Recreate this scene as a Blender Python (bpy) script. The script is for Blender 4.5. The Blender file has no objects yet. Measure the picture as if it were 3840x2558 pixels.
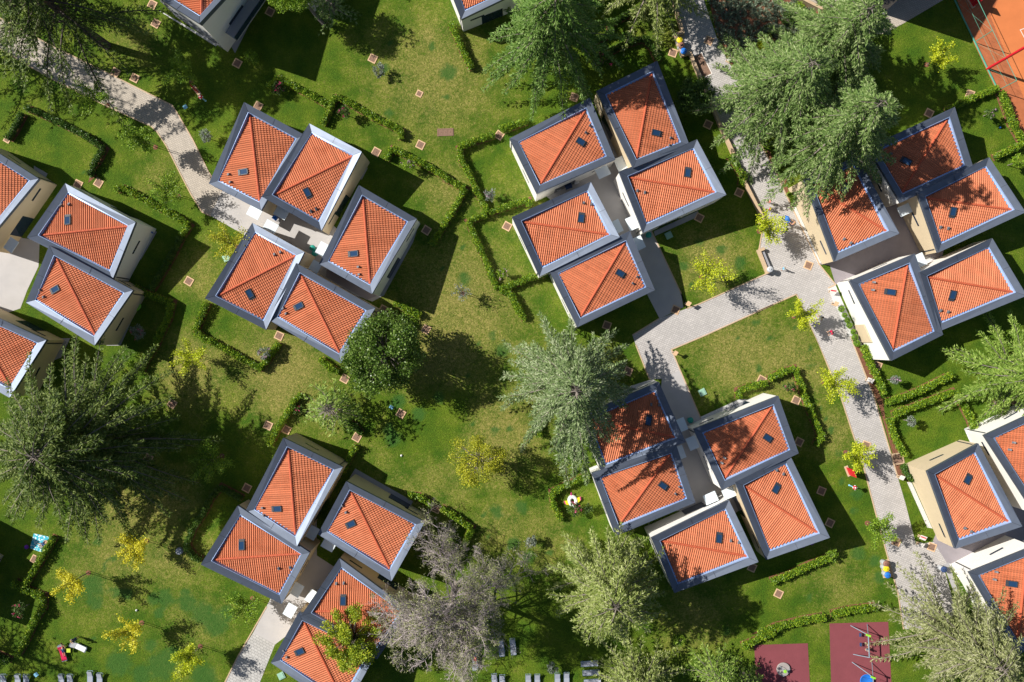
import bpy, math, random
import numpy as np
from mathutils import Vector, Matrix
R=math.radians
random.seed(7)
# ---------------------------------------------------------------- camera, sky, sun
scn=bpy.context.scene
H=94.0; F=3010.0
cd=bpy.data.cameras.new("camera"); cam=bpy.data.objects.new("camera",cd)
scn.collection.objects.link(cam); cam.location=(0,0,H); cam.rotation_euler=(0,0,0)
cd.sensor_width=36; cd.lens=36*F/3840; cd.clip_end=600; scn.camera=cam
EL=38.3; SD=Vector((.949*math.cos(R(EL)),-.316*math.cos(R(EL)),-math.sin(R(EL))))
w=bpy.data.worlds.new("World"); scn.world=w; w.use_nodes=True
nt=w.node_tree; bg=nt.nodes["Background"]
sky=nt.nodes.new("ShaderNodeTexSky"); sky.sky_type='NISHITA'; sky.sun_disc=False
sky.sun_elevation=R(EL); sky.sun_rotation=math.atan2(-.949,.316)
nt.links.new(sky.outputs[0],bg.inputs[0]); bg.inputs[1].default_value=0.05
sl=bpy.data.lights.new("sun",'SUN'); sl.energy=5.0; sl.angle=R(.5); sl.color=(1,.955,.88)
so=bpy.data.objects.new("sun",sl); scn.collection.objects.link(so)
so.rotation_euler=SD.to_track_quat('-Z','Y').to_euler(); so.location=(0,0,120)
scn.view_settings.view_transform='Standard'; scn.view_settings.look='None'
scn.view_settings.exposure=0.45; scn.view_settings.gamma=1
# ---------------------------------------------------------------- coordinates
TX=(0,950,1900,2840); TY=(0,630,1260,1892)
def T(t,x,y): return (TX[int(t[0])]+x/2.354, TY[int(t[1])]+y/2.354)
def L(s):
    "'tile x,y x,y ... / tile x,y' -> native pixel points"
    out=[]
    for seg in s.split('/'):
        a=seg.split(); t=a[0]
        for p in a[1:]:
            x,y=p.split(','); out.append(T(t,float(x),float(y)))
    return out
def W(p,z=0.0):
    s=(H-z)/F
    return Vector(((p[0]-1920)*s,(1279-p[1])*s,z))
# ---------------------------------------------------------------- objects
COL=scn.collection
def tag(o,label=None,cat=None,group=None,kind=None):
    if label: o['label']=label
    if cat: o['category']=cat
    if group: o['group']=group
    if kind: o['kind']=kind
    return o
def empty(name,loc,rz=0):
    o=bpy.data.objects.new(name,None); o.location=loc; o.rotation_euler=(0,0,rz); o.empty_display_size=.3
    COL.objects.link(o); return o
def link(name,me,parent=None,loc=None,rot=None):
    o=bpy.data.objects.new(name,me); COL.objects.link(o)
    if parent: o.parent=parent
    if loc is not None: o.location=loc
    if rot is not None: o.rotation_euler=rot
    return o
def mesh(name,v,f,mat,smooth=False):
    me=bpy.data.meshes.new(name)
    me.from_pydata([tuple(a) for a in v],[],f); me.update()
    if mat: me.materials.append(mat)
    me.polygons.foreach_set('use_smooth',[bool(smooth)]*len(me.polygons))
    return me
def npmesh(name,v,quads,mat,smooth=False,k=4):
    "fast mesh from an (n,3) array and an (m,k) index array"
    me=bpy.data.meshes.new(name); v=np.asarray(v,dtype=np.float32); q=np.asarray(quads,dtype=np.int32)
    me.vertices.add(len(v)); me.vertices.foreach_set('co',v.ravel())
    me.loops.add(q.size); me.loops.foreach_set('vertex_index',q.ravel())
    me.polygons.add(len(q)); me.polygons.foreach_set('loop_start',np.arange(len(q),dtype=np.int32)*k)
    me.polygons.foreach_set('loop_total',np.full(len(q),k,dtype=np.int32))
    me.polygons.foreach_set('use_smooth',np.full(len(q),smooth,dtype=bool))
    me.materials.append(mat); me.update(calc_edges=True); return me
class MB:
    def __init__(s): s.v=[]; s.f=[]
    def poly(s,pts,z=None):
        b=len(s.v); s.v+= [(p[0],p[1],p[2] if z is None else z) for p in pts]; s.f.append(list(range(b,b+len(pts)))); return s
    def prism(s,pts,z0,z1):
        "pts counter-clockwise or not; z0/z1 number or list"
        n=len(pts); b=len(s.v)
        a=sum(pts[i][0]*pts[(i+1)%n][1]-pts[(i+1)%n][0]*pts[i][1] for i in range(n))
        Z0=z0 if hasattr(z0,'__len__') else [z0]*n; Z1=z1 if hasattr(z1,'__len__') else [z1]*n
        idx=list(range(n))
        if a<0: idx.reverse()
        for i in idx: s.v.append((pts[i][0],pts[i][1],Z0[i]))
        for i in idx: s.v.append((pts[i][0],pts[i][1],Z1[i]))
        s.f.append([b+i for i in reversed(range(n))]); s.f.append([b+n+i for i in range(n)])
        for i in range(n): j=(i+1)%n; s.f.append([b+i,b+j,b+n+j,b+n+i])
        return s
    def box(s,c,d,rz=0,z=None):
        "c centre of base (x,y,z0), d size"
        ca,sa=math.cos(rz),math.sin(rz); P=[]
        for x,y in ((-1,-1),(1,-1),(1,1),(-1,1)):
            X=x*d[0]/2;Y=y*d[1]/2; P.append((c[0]+X*ca-Y*sa,c[1]+X*sa+Y*ca))
        return s.prism(P,c[2],c[2]+d[2])
    def tube(s,pts,rad,n=6,cap=True):
        pts=[Vector(p) for p in pts]; m=len(pts); b=len(s.v)
        rr=rad if hasattr(rad,'__len__') else [rad]*m
        for i,p in enumerate(pts):
            d=(pts[min(i+1,m-1)]-pts[max(i-1,0)]).normalized()
            u=d.cross(Vector((0,0,1)));
            if u.length<1e-3: u=d.cross(Vector((0,1,0)))
            u.normalize(); v=d.cross(u)
            for k in range(n):
                a=2*math.pi*k/n; s.v.append(tuple(p+(u*math.cos(a)+v*math.sin(a))*rr[i]))
        for i in range(m-1):
            for k in range(n):
                k2=(k+1)%n; s.f.append([b+i*n+k,b+i*n+k2,b+(i+1)*n+k2,b+(i+1)*n+k])
        if cap: s.f.append([b+k for k in range(n)]); s.f.append([b+(m-1)*n+k for k in reversed(range(n))])
        return s
    def lathe(s,c,prof,n=16):
        b=len(s.v)
        for r,z in prof:
            for k in range(n):
                a=2*math.pi*k/n; s.v.append((c[0]+r*math.cos(a),c[1]+r*math.sin(a),c[2]+z))
        for i in range(len(prof)-1):
            for k in range(n):
                k2=(k+1)%n; s.f.append([b+i*n+k,b+i*n+k2,b+(i+1)*n+k2,b+(i+1)*n+k])
        s.f.append([b+k for k in reversed(range(n))]); s.f.append([b+(len(prof)-1)*n+k for k in range(n)])
        return s
    def mesh(s,name,mat,smooth=False): return mesh(name,s.v,s.f,mat,smooth)
    def build(s,name,mat,parent=None,smooth=False,loc=None,rot=None):
        return link(name,s.mesh(name,mat,smooth),parent,loc,rot)
# ---------------------------------------------------------------- materials
def lin(c):
    return tuple((x/255/12.92 if x/255<=.04045 else ((x/255+.055)/1.055)**2.4) for x in c)
MATS={}
def mat(name,col,rough=.8,metal=0,var=.12,scale=3,spec=.4,trans=0,bump=0,bscale=20):
    if name in MATS: return MATS[name]
    m=bpy.data.materials.new(name); m.use_nodes=True; n=m.node_tree; p=n.nodes['Principled BSDF']
    p.inputs['Roughness'].default_value=rough; p.inputs['Metallic'].default_value=metal
    p.inputs['Specular IOR Level'].default_value=spec
    g=n.nodes.new('ShaderNodeNewGeometry'); tx=n.nodes.new('ShaderNodeTexNoise'); tx.inputs['Scale'].default_value=scale; tx.inputs['Detail'].default_value=5
    n.links.new(g.outputs['Position'],tx.inputs['Vector'])
    mx=n.nodes.new('ShaderNodeMix'); mx.data_type='RGBA'
    a=[max(0,c*(1-var*1.6)) for c in col]; b=[min(1,c*(1+var*1.6)) for c in col]
    mx.inputs['A'].default_value=(*a,1); mx.inputs['B'].default_value=(*b,1)
    n.links.new(tx.outputs['Fac'],mx.inputs['Factor']); n.links.new(mx.outputs['Result'],p.inputs['Base Color'])
    if bump:
        t2=n.nodes.new('ShaderNodeTexNoise'); t2.inputs['Scale'].default_value=bscale; t2.inputs['Detail'].default_value=3
        n.links.new(g.outputs['Position'],t2.inputs['Vector'])
        bp=n.nodes.new('ShaderNodeBump'); bp.inputs['Strength'].default_value=bump; bp.inputs['Distance'].default_value=.1
        n.links.new(t2.outputs['Fac'],bp.inputs['Height']); n.links.new(bp.outputs[0],p.inputs['Normal'])
    MATS[name]=m; return m
def leafmat(name,c1,c2,c3=None,rough=.55,scale=.6,tr=.25):
    "leaf colour varies from leaf to leaf (random per island) and slowly through the crown"
    if name in MATS: return MATS[name]
    m=bpy.data.materials.new(name); m.use_nodes=True; n=m.node_tree; p=n.nodes['Principled BSDF']
    p.inputs['Roughness'].default_value=rough; p.inputs['Specular IOR Level'].default_value=.35
    g=n.nodes.new('ShaderNodeNewGeometry'); tx=n.nodes.new('ShaderNodeTexNoise'); tx.inputs['Scale'].default_value=scale; tx.inputs['Detail'].default_value=3
    n.links.new(g.outputs['Position'],tx.inputs['Vector'])
    ad=n.nodes.new('ShaderNodeMath'); ad.operation='ADD'; n.links.new(g.outputs['Random Per Island'],ad.inputs[0]); n.links.new(tx.outputs['Fac'],ad.inputs[1])
    rp=n.nodes.new('ShaderNodeValToRGB'); rp.color_ramp.elements[0].position=.25; rp.color_ramp.elements[0].color=(*c1,1)
    rp.color_ramp.elements[1].position=.72; rp.color_ramp.elements[1].color=(*c2,1)
    if c3: e=rp.color_ramp.elements.new(.98); e.color=(*c3,1)
    hf=n.nodes.new('ShaderNodeMath'); hf.operation='MULTIPLY'; hf.inputs[1].default_value=.66; n.links.new(ad.outputs[0],hf.inputs[0])
    n.links.new(hf.outputs[0],rp.inputs[0]); n.links.new(rp.outputs[0],p.inputs['Base Color'])
    t=n.nodes.new('ShaderNodeBsdfTranslucent'); n.links.new(rp.outputs[0],t.inputs['Color'])
    ms=n.nodes.new('ShaderNodeMixShader'); ms.inputs[0].default_value=tr
    out=n.nodes['Material Output']; n.links.new(p.outputs[0],ms.inputs[1]); n.links.new(t.outputs[0],ms.inputs[2]); n.links.new(ms.outputs[0],out.inputs['Surface'])
    MATS[name]=m; return m
M=dict(
 rim=mat('coping_metal',(.125,.150,.200),.50,.55,.10,1.2,bump=.05,bscale=1.5),
 seam=mat('coping_seam',(.06,.065,.08),.5,.3),
 gutter=mat('gutter_metal_sky_tint',(.36,.50,.78),.5,.3,.08),  # blue sky reflection on the shaded inner edge put into the colour
 beige=mat('beige_render',(.60,.49,.33),.9,var=.05,scale=1),
 white=mat('white_render',(.80,.78,.74),.9,var=.03,scale=1),
 glass=mat('dark_glass',(.015,.03,.06),.06,0,.05,spec=.8),
 skyglass=mat('skylight_glass',(.02,.06,.14),.08,.2,.05,spec=1),
 frame=mat('dark_frame',(.045,.05,.06),.5),
 vent=mat('vent_grey',(.16,.17,.19),.6),
 canopy=mat('canopy_white',(.72,.80,.84),.25,var=.03),
 concrete=mat('terrace_concrete',(.46,.44,.43),.85,var=.08,scale=.8,bump=.1),
 terrace=mat('terrace_slab',(.36,.35,.36),.8,var=.08),
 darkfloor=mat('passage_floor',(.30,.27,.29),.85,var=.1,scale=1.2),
 gravel=mat('white_gravel',(.62,.61,.60),.9,var=.35,scale=14,bump=.6,bscale=18),
 soil=mat('red_soil',(.20,.085,.045),.95,var=.35,scale=3,bump=.6,bscale=9),
 edging=mat('sandstone_edging',(.55,.40,.26),.85,var=.12,scale=4),
 coverframe=mat('cover_frame',(.66,.44,.26),.8,var=.15,scale=5),
 coverlid=mat('cover_lid',(.24,.145,.10),.85,var=.2,scale=8),
 greenlid=mat('green_plastic',(.30,.50,.38),.5,var=.06),
 bark=mat('grey_bark',(.20,.17,.145),.9,var=.25,scale=8),
 paletwig=mat('dead_twigs',(.34,.29,.285),.9,var=.3,scale=2),
 barkd=mat('dark_bark',(.075,.06,.05),.9,var=.3,scale=6),
 maroon=mat('rubber_mat',(.22,.055,.065),.9,var=.10,scale=.8,bump=.2,bscale=25),
 clay=mat('clay_court',(.62,.19,.06),.9,var=.10,scale=.7),
 clayd=mat('clay_in_shade',(.42,.13,.05),.9,var=.2,scale=1.5),  # same clay darkened, the shadow by the fence put into its colour
 red=mat('red_paint',(.62,.015,.03),.5,var=.04), green=mat('green_paint',(.10,.36,.26),.5,var=.05),
 line=mat('white_line',(.75,.7,.65),.8,var=.05),
 yellow=mat('yellow_plastic',(.85,.66,.02),.45,var=.03), blue=mat('blue_plastic',(.02,.17,.62),.45,var=.04),
 brown=mat('brown_plastic',(.25,.12,.09),.6), lightgrey=mat('light_grey',(.5,.52,.55),.6,var=.05),
 bluesteel=mat('light_steel',(.38,.50,.60),.4,.5,.05), navy=mat('navy_fabric',(.03,.06,.16),.8), 
 sling=mat('grey_sling',(.34,.36,.42),.8,var=.06), skin=mat('skin',(.50,.27,.17),.6,var=.05),
 hair=mat('brown_hair',(.05,.03,.02),.8), fair=mat('fair_hair',(.35,.22,.10),.8),
 cloth=mat('white_cloth',(.8,.8,.8),.9,var=.03), pink=mat('pink_cloth',(.75,.25,.25),.9),
 teal=mat('teal_plastic',(.02,.30,.24),.5), ltblue=mat('light_blue_cloth',(.25,.55,.75),.9),
 grey=mat('grey_cloth',(.12,.17,.22),.9), crimson=mat('crimson_cloth',(.55,.01,.07),.9), black=mat('black_rubber',(.02,.02,.02),.7),
 wood=mat('bench_wood',(.34,.34,.37),.8,var=.1), magenta=mat('magenta',(.6,.02,.22),.7), purple=mat('purple_plastic',(.2,.02,.4),.5),
 lime=mat('lime_plastic',(.3,.65,.05),.5), yg=mat('yellow_green',(.5,.6,.05),.7), carou=mat('carousel_top',(.36,.32,.30),.7,var=.1),
)
def tilemat():
    m=bpy.data.materials.new('orange_roof_tiles'); m.use_nodes=True; n=m.node_tree; p=n.nodes['Principled BSDF']
    p.inputs['Roughness'].default_value=.75; p.inputs['Specular IOR Level'].default_value=.3
    g=n.nodes.new('ShaderNodeNewGeometry')
    t1=n.nodes.new('ShaderNodeTexNoise'); t1.inputs['Scale'].default_value=.5; t1.inputs['Detail'].default_value=6
    t2=n.nodes.new('ShaderNodeTexNoise'); t2.inputs['Scale'].default_value=9; t2.inputs['Detail'].default_value=2
    for t in (t1,t2): n.links.new(g.outputs['Position'],t.inputs['Vector'])
    ad=n.nodes.new('ShaderNodeMath'); ad.operation='ADD'; n.links.new(t1.outputs['Fac'],ad.inputs[0]); n.links.new(t2.outputs['Fac'],ad.inputs[1])
    rp=n.nodes.new('ShaderNodeValToRGB'); e=rp.color_ramp.elements
    e[0].position=.7; e[0].color=(.44,.125,.052,1); e[1].position=1.25 if False else 1.0; e[1].color=(.56,.185,.088,1)
    e2=e.new(.3); e2.color=(.36,.09,.05,1)
    n.links.new(ad.outputs[0],rp.inputs[0])
    mr=n.nodes.new('ShaderNodeMapRange'); mr.inputs['To Min'].default_value=.88; mr.inputs['To Max'].default_value=1.1; n.links.new(g.outputs['Random Per Island'],mr.inputs['Value'])
    t3=n.nodes.new('ShaderNodeTexNoise'); t3.inputs['Scale'].default_value=.9; t3.inputs['Detail'].default_value=7; t3.inputs['Roughness'].default_value=.7; n.links.new(g.outputs['Position'],t3.inputs['Vector'])
    m3=n.nodes.new('ShaderNodeMapRange'); m3.inputs['From Min'].default_value=.56; m3.inputs['From Max'].default_value=.74; m3.inputs['To Min'].default_value=1; m3.inputs['To Max'].default_value=.72; n.links.new(t3.outputs['Fac'],m3.inputs['Value'])
    mu=n.nodes.new('ShaderNodeMath'); mu.operation='MULTIPLY'; n.links.new(mr.outputs[0],mu.inputs[0]); n.links.new(m3.outputs[0],mu.inputs[1])
    mx=n.nodes.new('ShaderNodeMix'); mx.data_type='RGBA'; mx.blend_type='MULTIPLY'; mx.inputs['Factor'].default_value=1; n.links.new(rp.outputs[0],mx.inputs['A']); n.links.new(mu.outputs[0],mx.inputs['B'])
    n.links.new(mx.outputs['Result'],p.inputs['Base Color']); return m
M['tile']=tilemat()
M['ridge']=mat('ridge_tile',(.50,.105,.045),.75,var=.15,scale=4)
def pavemat(name,c,rot,bw=.42,bh=.21,mort=.55):
    m=bpy.data.materials.new(name); m.use_nodes=True; n=m.node_tree; p=n.nodes['Principled BSDF']; p.inputs['Roughness'].default_value=.85
    g=n.nodes.new('ShaderNodeNewGeometry'); mp=n.nodes.new('ShaderNodeMapping'); mp.inputs['Rotation'].default_value=(0,0,R(rot))
    n.links.new(g.outputs['Position'],mp.inputs['Vector'])
    b=n.nodes.new('ShaderNodeTexBrick'); b.inputs['Scale'].default_value=1; b.inputs['Brick Width'].default_value=bw; b.inputs['Row Height'].default_value=bh
    b.inputs['Mortar Size'].default_value=.026; b.inputs['Mortar Smooth'].default_value=.3
    b.inputs['Color1'].default_value=(*[x*.92 for x in c],1); b.inputs['Color2'].default_value=(*[min(1,x*1.08) for x in c],1); b.inputs['Mortar'].default_value=(*[x*mort for x in c],1)
    n.links.new(mp.outputs[0],b.inputs['Vector'])
    t=n.nodes.new('ShaderNodeTexNoise'); t.inputs['Scale'].default_value=.5; t.inputs['Detail'].default_value=6; n.links.new(g.outputs['Position'],t.inputs['Vector'])
    mr=n.nodes.new('ShaderNodeMapRange'); mr.inputs['To Min'].default_value=.84; mr.inputs['To Max'].default_value=1.16; n.links.new(t.outputs['Fac'],mr.inputs['Value'])
    mx=n.nodes.new('ShaderNodeMix'); mx.data_type='RGBA'; mx.blend_type='MULTIPLY'; mx.inputs['Factor'].default_value=1
    n.links.new(b.outputs['Color'],mx.inputs['A']); n.links.new(mr.outputs[0],mx.inputs['B']); n.links.new(mx.outputs['Result'],p.inputs['Base Color'])
    return m
M['pave']=pavemat('pale_block_paving',(.49,.46,.44),-24,.42,.21,.64)
M['pave2']=pavemat('warm_block_paving',(.48,.42,.35),30,.42,.21,.64)
M['pave3']=pavemat('light_block_paving',(.47,.455,.43),30,.45,.3)
# ---------------------------------------------------------------- ground
DRY=[ # (tile, x, y, radius px native, dryness)
 ('10',1600,700,300,.75),('10',1550,330,60,.9),('11',1800,1250,330,.85),('11',1700,200,150,.6),('12',250,330,230,.95),('02',1700,320,180,.9),('12',1650,120,260,.9),
 ('12',2150,850,260,.8),('12',1500,1200,300,.55),('13',2200,200,160,.6),('21',1800,800,170,.85),('22',2050,150,230,.85),('32',300,250,200,.8),
 ('32',650,850,120,.7),('23',300,300,200,.5),('03',1000,500,260,.5),('03',1500,400,200,.65),('03',1150,60,200,.8),('02',1450,1450,160,.8),('03',1700,1000,220,.4),
 ('33',700,700,180,.45),('00',1200,350,120,.5),('01',1750,950,130,.6),('01',1400,100,120,.4),('20',1300,250,100,.3),('11',2300,400,200,.35),('12',700,700,150,.45),
 ('12',1450,900,160,-.5),('12',1700,700,110,-.6),('22',150,900,120,.6),('22',900,250,120,.5),('23',1650,1000,170,.6),('10',1000,1150,90,.2)]
rng=np.random.default_rng(3)
def ground():
    nx,ny=330,240; xs=np.linspace(-100,100,nx); ys=np.linspace(-75,75,ny)
    X,Y=np.meshgrid(xs,ys); v=np.stack([X.ravel(),Y.ravel(),np.zeros(X.size)],1)
    i=np.arange((ny-1)*(nx-1)); r=i//(nx-1); c=i%(nx-1); a=r*nx+c
    q=np.stack([a,a+1,a+nx+1,a+nx],1)
    me=npmesh('lawn_ground',v,q,None or lawnmat())
    d=np.zeros(X.size); g=np.zeros(X.size)
    for t,x,y,rad,val in DRY:
        p=W(T(t,x,y)); rr=((v[:,0]-p.x)**2+(v[:,1]-p.y)**2)/(rad*H/F)**2; d=np.maximum(d,val*np.exp(-rr*1.3)) if val>0 else d+val*np.exp(-rr*1.5)
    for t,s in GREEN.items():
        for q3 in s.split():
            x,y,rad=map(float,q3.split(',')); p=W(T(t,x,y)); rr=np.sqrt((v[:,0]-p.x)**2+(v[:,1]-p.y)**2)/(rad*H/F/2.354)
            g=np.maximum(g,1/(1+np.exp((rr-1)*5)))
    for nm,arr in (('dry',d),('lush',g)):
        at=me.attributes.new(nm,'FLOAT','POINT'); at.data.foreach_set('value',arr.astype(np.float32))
    o=link('ground',me); tag(o,kind='structure'); o.location.z=0
GREEN={'03':'860,330,50 1000,480,40 820,720,110 920,545,35 1020,770,60 1120,790,60 640,790,70 845,870,70 780,830,40 1345,840,60 1450,830,90 1650,870,90 1790,960,110 1900,1050,120 2010,960,70 1330,1245,62 975,1190,32 815,1180,30 1400,965,50 1520,1320,80 1420,1430,140 1800,1520,120 1640,780,50 1050,1400,120 1250,1500,90',
 '12':'1280,580,70 1640,540,60 1460,690,70 1230,900,80 1200,820,60 2130,830,45 2260,815,40 1930,770,30 1860,1040,40 2200,130,70 2140,1540,60 2354,1500,60 1990,70,25 1880,360,30',
 '13':'2160,90,50 2300,340,60 2080,290,30 2030,95,25 2290,165,20 1600,30,40','23':'150,40,55 200,460,60 380,430,40 1520,1190,60 1940,1120,40 60,165,25 40,390,30 740,250,1',
 '22':'140,1520,60 2225,280,40 2250,130,22 2030,20,25 20,820,30','32':'465,100,30 450,275,32 528,240,24 10,285,35 720,1035,35 610,745,25 540,335,20 750,1280,40 640,840,40 560,620,25 880,1390,60 540,700,20',
 '11':'1845,710,30 1860,980,60 2110,1480,40 1660,900,25','21':'1560,870,45 1900,720,55 1635,1028,35 1700,660,40 2060,840,60 2200,1370,40 2330,1500,30',
 '31':'320,1415,20 403,1430,30 10,1380,25','33':'460,820,40 1080,650,60 1070,640,50 890,430,70 1030,500,60 850,60,40','10':'1210,380,30 1720,640,80 1160,600,50 1700,860,40 1200,1000,50 1580,410,40','20':'1060,330,60','01':'735,50,20'}
def lawnmat():
    m=bpy.data.materials.new('lawn_grass'); m.use_nodes=True; n=m.node_tree; p=n.nodes['Principled BSDF']
    p.inputs['Roughness'].default_value=.9; p.inputs['Specular IOR Level'].default_value=.15
    N=n.nodes.new; LK=n.links.new
    g=N('ShaderNodeNewGeometry')
    def noise(sc,det=4,rough=.5,dist=0):
        t=N('ShaderNodeTexNoise'); t.inputs['Scale'].default_value=sc; t.inputs['Detail'].default_value=det; t.inputs['Roughness'].default_value=rough; t.inputs['Distortion'].default_value=dist
        LK(g.outputs['Position'],t.inputs['Vector']); return t.outputs['Fac']
    def math_(op,a,b):
        x=N('ShaderNodeMath'); x.operation=op
        for i,s in enumerate((a,b)):
            if isinstance(s,(int,float)): x.inputs[i].default_value=s
            else: LK(s,x.inputs[i])
        return x.outputs[0]
    def mix(f,a,b):
        x=N('ShaderNodeMix'); x.data_type='RGBA'
        LK(f,x.inputs['Factor'])
        for s,k in ((a,'A'),(b,'B')):
            if isinstance(s,tuple): x.inputs[k].default_value=(*s,1)
            else: LK(s,x.inputs[k])
        return x.outputs['Result']
    def ramp(f,lo,hi):
        x=N('ShaderNodeMapRange'); x.clamp=True; x.inputs['From Min'].default_value=lo; x.inputs['From Max'].default_value=hi; LK(f,x.inputs['Value']); return x.outputs[0]
    at=N('ShaderNodeAttribute'); at.attribute_name='dry'; al=N('ShaderNodeAttribute'); al.attribute_name='lush'
    fine=noise(3.2,5,.65,1.2); med=noise(.35,5,.6); big=noise(.09,3)
    green=mix(ramp(med,.35,.65),(.056,.124,.008),(.130,.190,.013))
    dryc=mix(ramp(fine,.35,.65),(.14,.165,.026),(.36,.31,.095))
    f=math_('ADD',math_('MULTIPLY',at.outputs['Fac'],.9),math_('MULTIPLY',math_('SUBTRACT',med,.5),1.1))
    f=math_('ADD',f,math_('MULTIPLY',math_('SUBTRACT',fine,.5),1.3))
    base=mix(ramp(f,.12,.85),green,dryc)
    fl=mix(ramp(noise(7,3,.7,.5),.3,.7),(.55,.55,.55),(1.3,1.3,1.25))
    mm=N('ShaderNodeMix'); mm.data_type='RGBA'; mm.blend_type='MULTIPLY'; mm.inputs['Factor'].default_value=1; LK(base,mm.inputs['A']); LK(fl,mm.inputs['B'])
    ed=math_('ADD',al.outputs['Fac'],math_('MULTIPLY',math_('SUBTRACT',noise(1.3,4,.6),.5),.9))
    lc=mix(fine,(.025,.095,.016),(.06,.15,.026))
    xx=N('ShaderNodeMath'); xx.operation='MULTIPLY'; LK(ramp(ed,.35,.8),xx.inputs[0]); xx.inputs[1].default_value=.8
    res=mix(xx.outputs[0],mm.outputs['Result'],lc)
    LK(res,p.inputs['Base Color'])
    bp=N('ShaderNodeBump'); bp.inputs['Strength'].default_value=.8; bp.inputs['Distance'].default_value=.16
    h=math_('ADD',noise(4,4,.7,1.5),math_('MULTIPLY',noise(11,2,.6),.5)); LK(h,bp.inputs['Height']); LK(bp.outputs[0],p.inputs['Normal'])
    return m
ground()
def sheet(name,pts,z,m,thick=None):
    P=[W(p) for p in pts]; n=len(P)
    a=sum(P[i].x*P[(i+1)%n].y-P[(i+1)%n].x*P[i].y for i in range(n))
    if a<0: P=P[::-1]
    b=MB().prism([(q.x,q.y) for q in P],-.05,z)
    return tag(b.build(name,m),kind='structure')
def ribbon(mb,pts,wd,z0,z1):
    "mitred strip along native points"
    P=[W(p) for p in pts]; n=len(P); l=[];r=[]
    for i in range(n):
        d0=(P[i]-P[max(i-1,0)]); d1=(P[min(i+1,n-1)]-P[i])
        if d0.length<1e-6:d0=d1
        if d1.length<1e-6:d1=d0
        d0=d0.normalized();d1=d1.normalized(); t=(d0+d1).normalized(); nn=Vector((-t.y,t.x,0)); k=wd/2/max(.5,nn.dot(Vector((-d0.y,d0.x,0))))
        l.append(P[i]+nn*k); r.append(P[i]-nn*k)
    for i in range(n-1):
        mb.prism([r[i][:2],r[i+1][:2],l[i+1][:2],l[i][:2]],z0,z1)
    return mb
# paths
p1u=L('00 -120,100 60,190 200,270 480,415 920,630 1520,930 1560,990 1700,1230 1870,1568 / 01 1835,20 1960,205')
p1l=L('00 -120,330 0,430 250,580 520,730 970,950 1340,1120 1390,1170 1470,1290 1610,1568 / 01 1690,240 1785,390 1860,425')
sheet('path',p1u+p1l[::-1],.012,M['pave2'])
p2l=L('20 1430,-150 1500,130 1570,320 1500,320 1545,480 1620,480 1720,760 1900,1170 / 21 2075,100 2270,480 2225,730 2300,930')
p2m=L('21 1700,1200 1590,1240 / 21 1345,1330 1110,1475 / 22 1140,80 1260,380 1370,380 / 22 1530,300 1455,120 1740,0')
p2n=L('31 345,1115 545,1568 / 32 510,0 620,260 730,520 930,1130 1045,1568 / 33 1155,480 1240,780 1290,1100')
p2r=L('33 1800,1100 1640,540 1720,490 1760,385 1550,330 1400,355 1310,0 / 32 1240,1250 1030,540 820,0 / 31 625,1060 690,1030 / 31 545,850 300,340 150,10 / 30 60,1330 -60,1130 / 20 2170,725 2060,690 1950,540 1850,320 1740,0 1690,-150')
sheet('path',p2l+p2m+p2n+p2r,.013,M['pave'])
p4u=L('13 190,1237 60,1560'); sheet('path',L('13 0,1130 190,1237 50,1590 / 03 1950,1640 2100,1340'),.0125,M['pave3'])
sheet('path',L('30 340,-60 860,-60 1000,60 1050,155 1150,190 1190,170 1285,210 1110,300 900,300 700,190 480,80'),.0135,M['pave2'])
e=MB()
for pl in (p1u,p1l,p2l,p2n,p2r[7:10],p2r[10:19],L('21 1280,560 1540,1110 1590,1240 1700,1200 2300,930'),L('21 1590,1240 1540,1110'),L('21 1110,1475 1345,1330'),L('31 0,1265 345,1115'),L('22 1140,80 1260,380'),L('22 1740,0 1455,120 1530,300 1710,720'),L('03 2354,900 2100,1340 1950,1640'),L('21 2354,1205 / 22 1740,0')):
    ribbon(e,pl,.13,-.02,.05)
tag(e.build('path_edging',M['edging']),kind='structure')
# courtyards of the house groups
sheet('courtyard',L('01 1960,205 1855,420 2150,588 / 11 100,800 600,1000 1050,1180 1160,1120 700,900 760,560 300,100'),.018,M['concrete'])
sheet('courtyard',L('01 -400,400 20,520 200,620 350,640 340,870 240,1080 180,1240 0,1300 -400,1300'),.018,M['concrete'])
sheet('courtyard',L('20 900,1400 800,900 / 20 1100,1500 / 21 1280,560 1540,1110 1560,1230 1350,1330 1130,900 880,700 350,250 330,200 700,30'),.019,M['concrete'])
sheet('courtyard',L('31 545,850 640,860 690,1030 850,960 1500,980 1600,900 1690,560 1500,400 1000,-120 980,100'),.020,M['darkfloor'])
sheet('courtyard',L('22 1370,380 1530,300 1710,720 1780,900 / 22 2100,1500 / 23 1990,100 1450,50 1330,100 1350,-200 1250,200'),.019,M['concrete'])
sheet('courtyard',L('13 150,835 0,1130 190,1237 500,1000 1250,900 560,450 560,60 300,200'),.019,M['concrete'])
sheet('courtyard',L('33 1550,320 1700,560 1900,420 2354,500 2354,0 / 32 2354,1500 1900,1000'),.018,M['darkfloor'])
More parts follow.
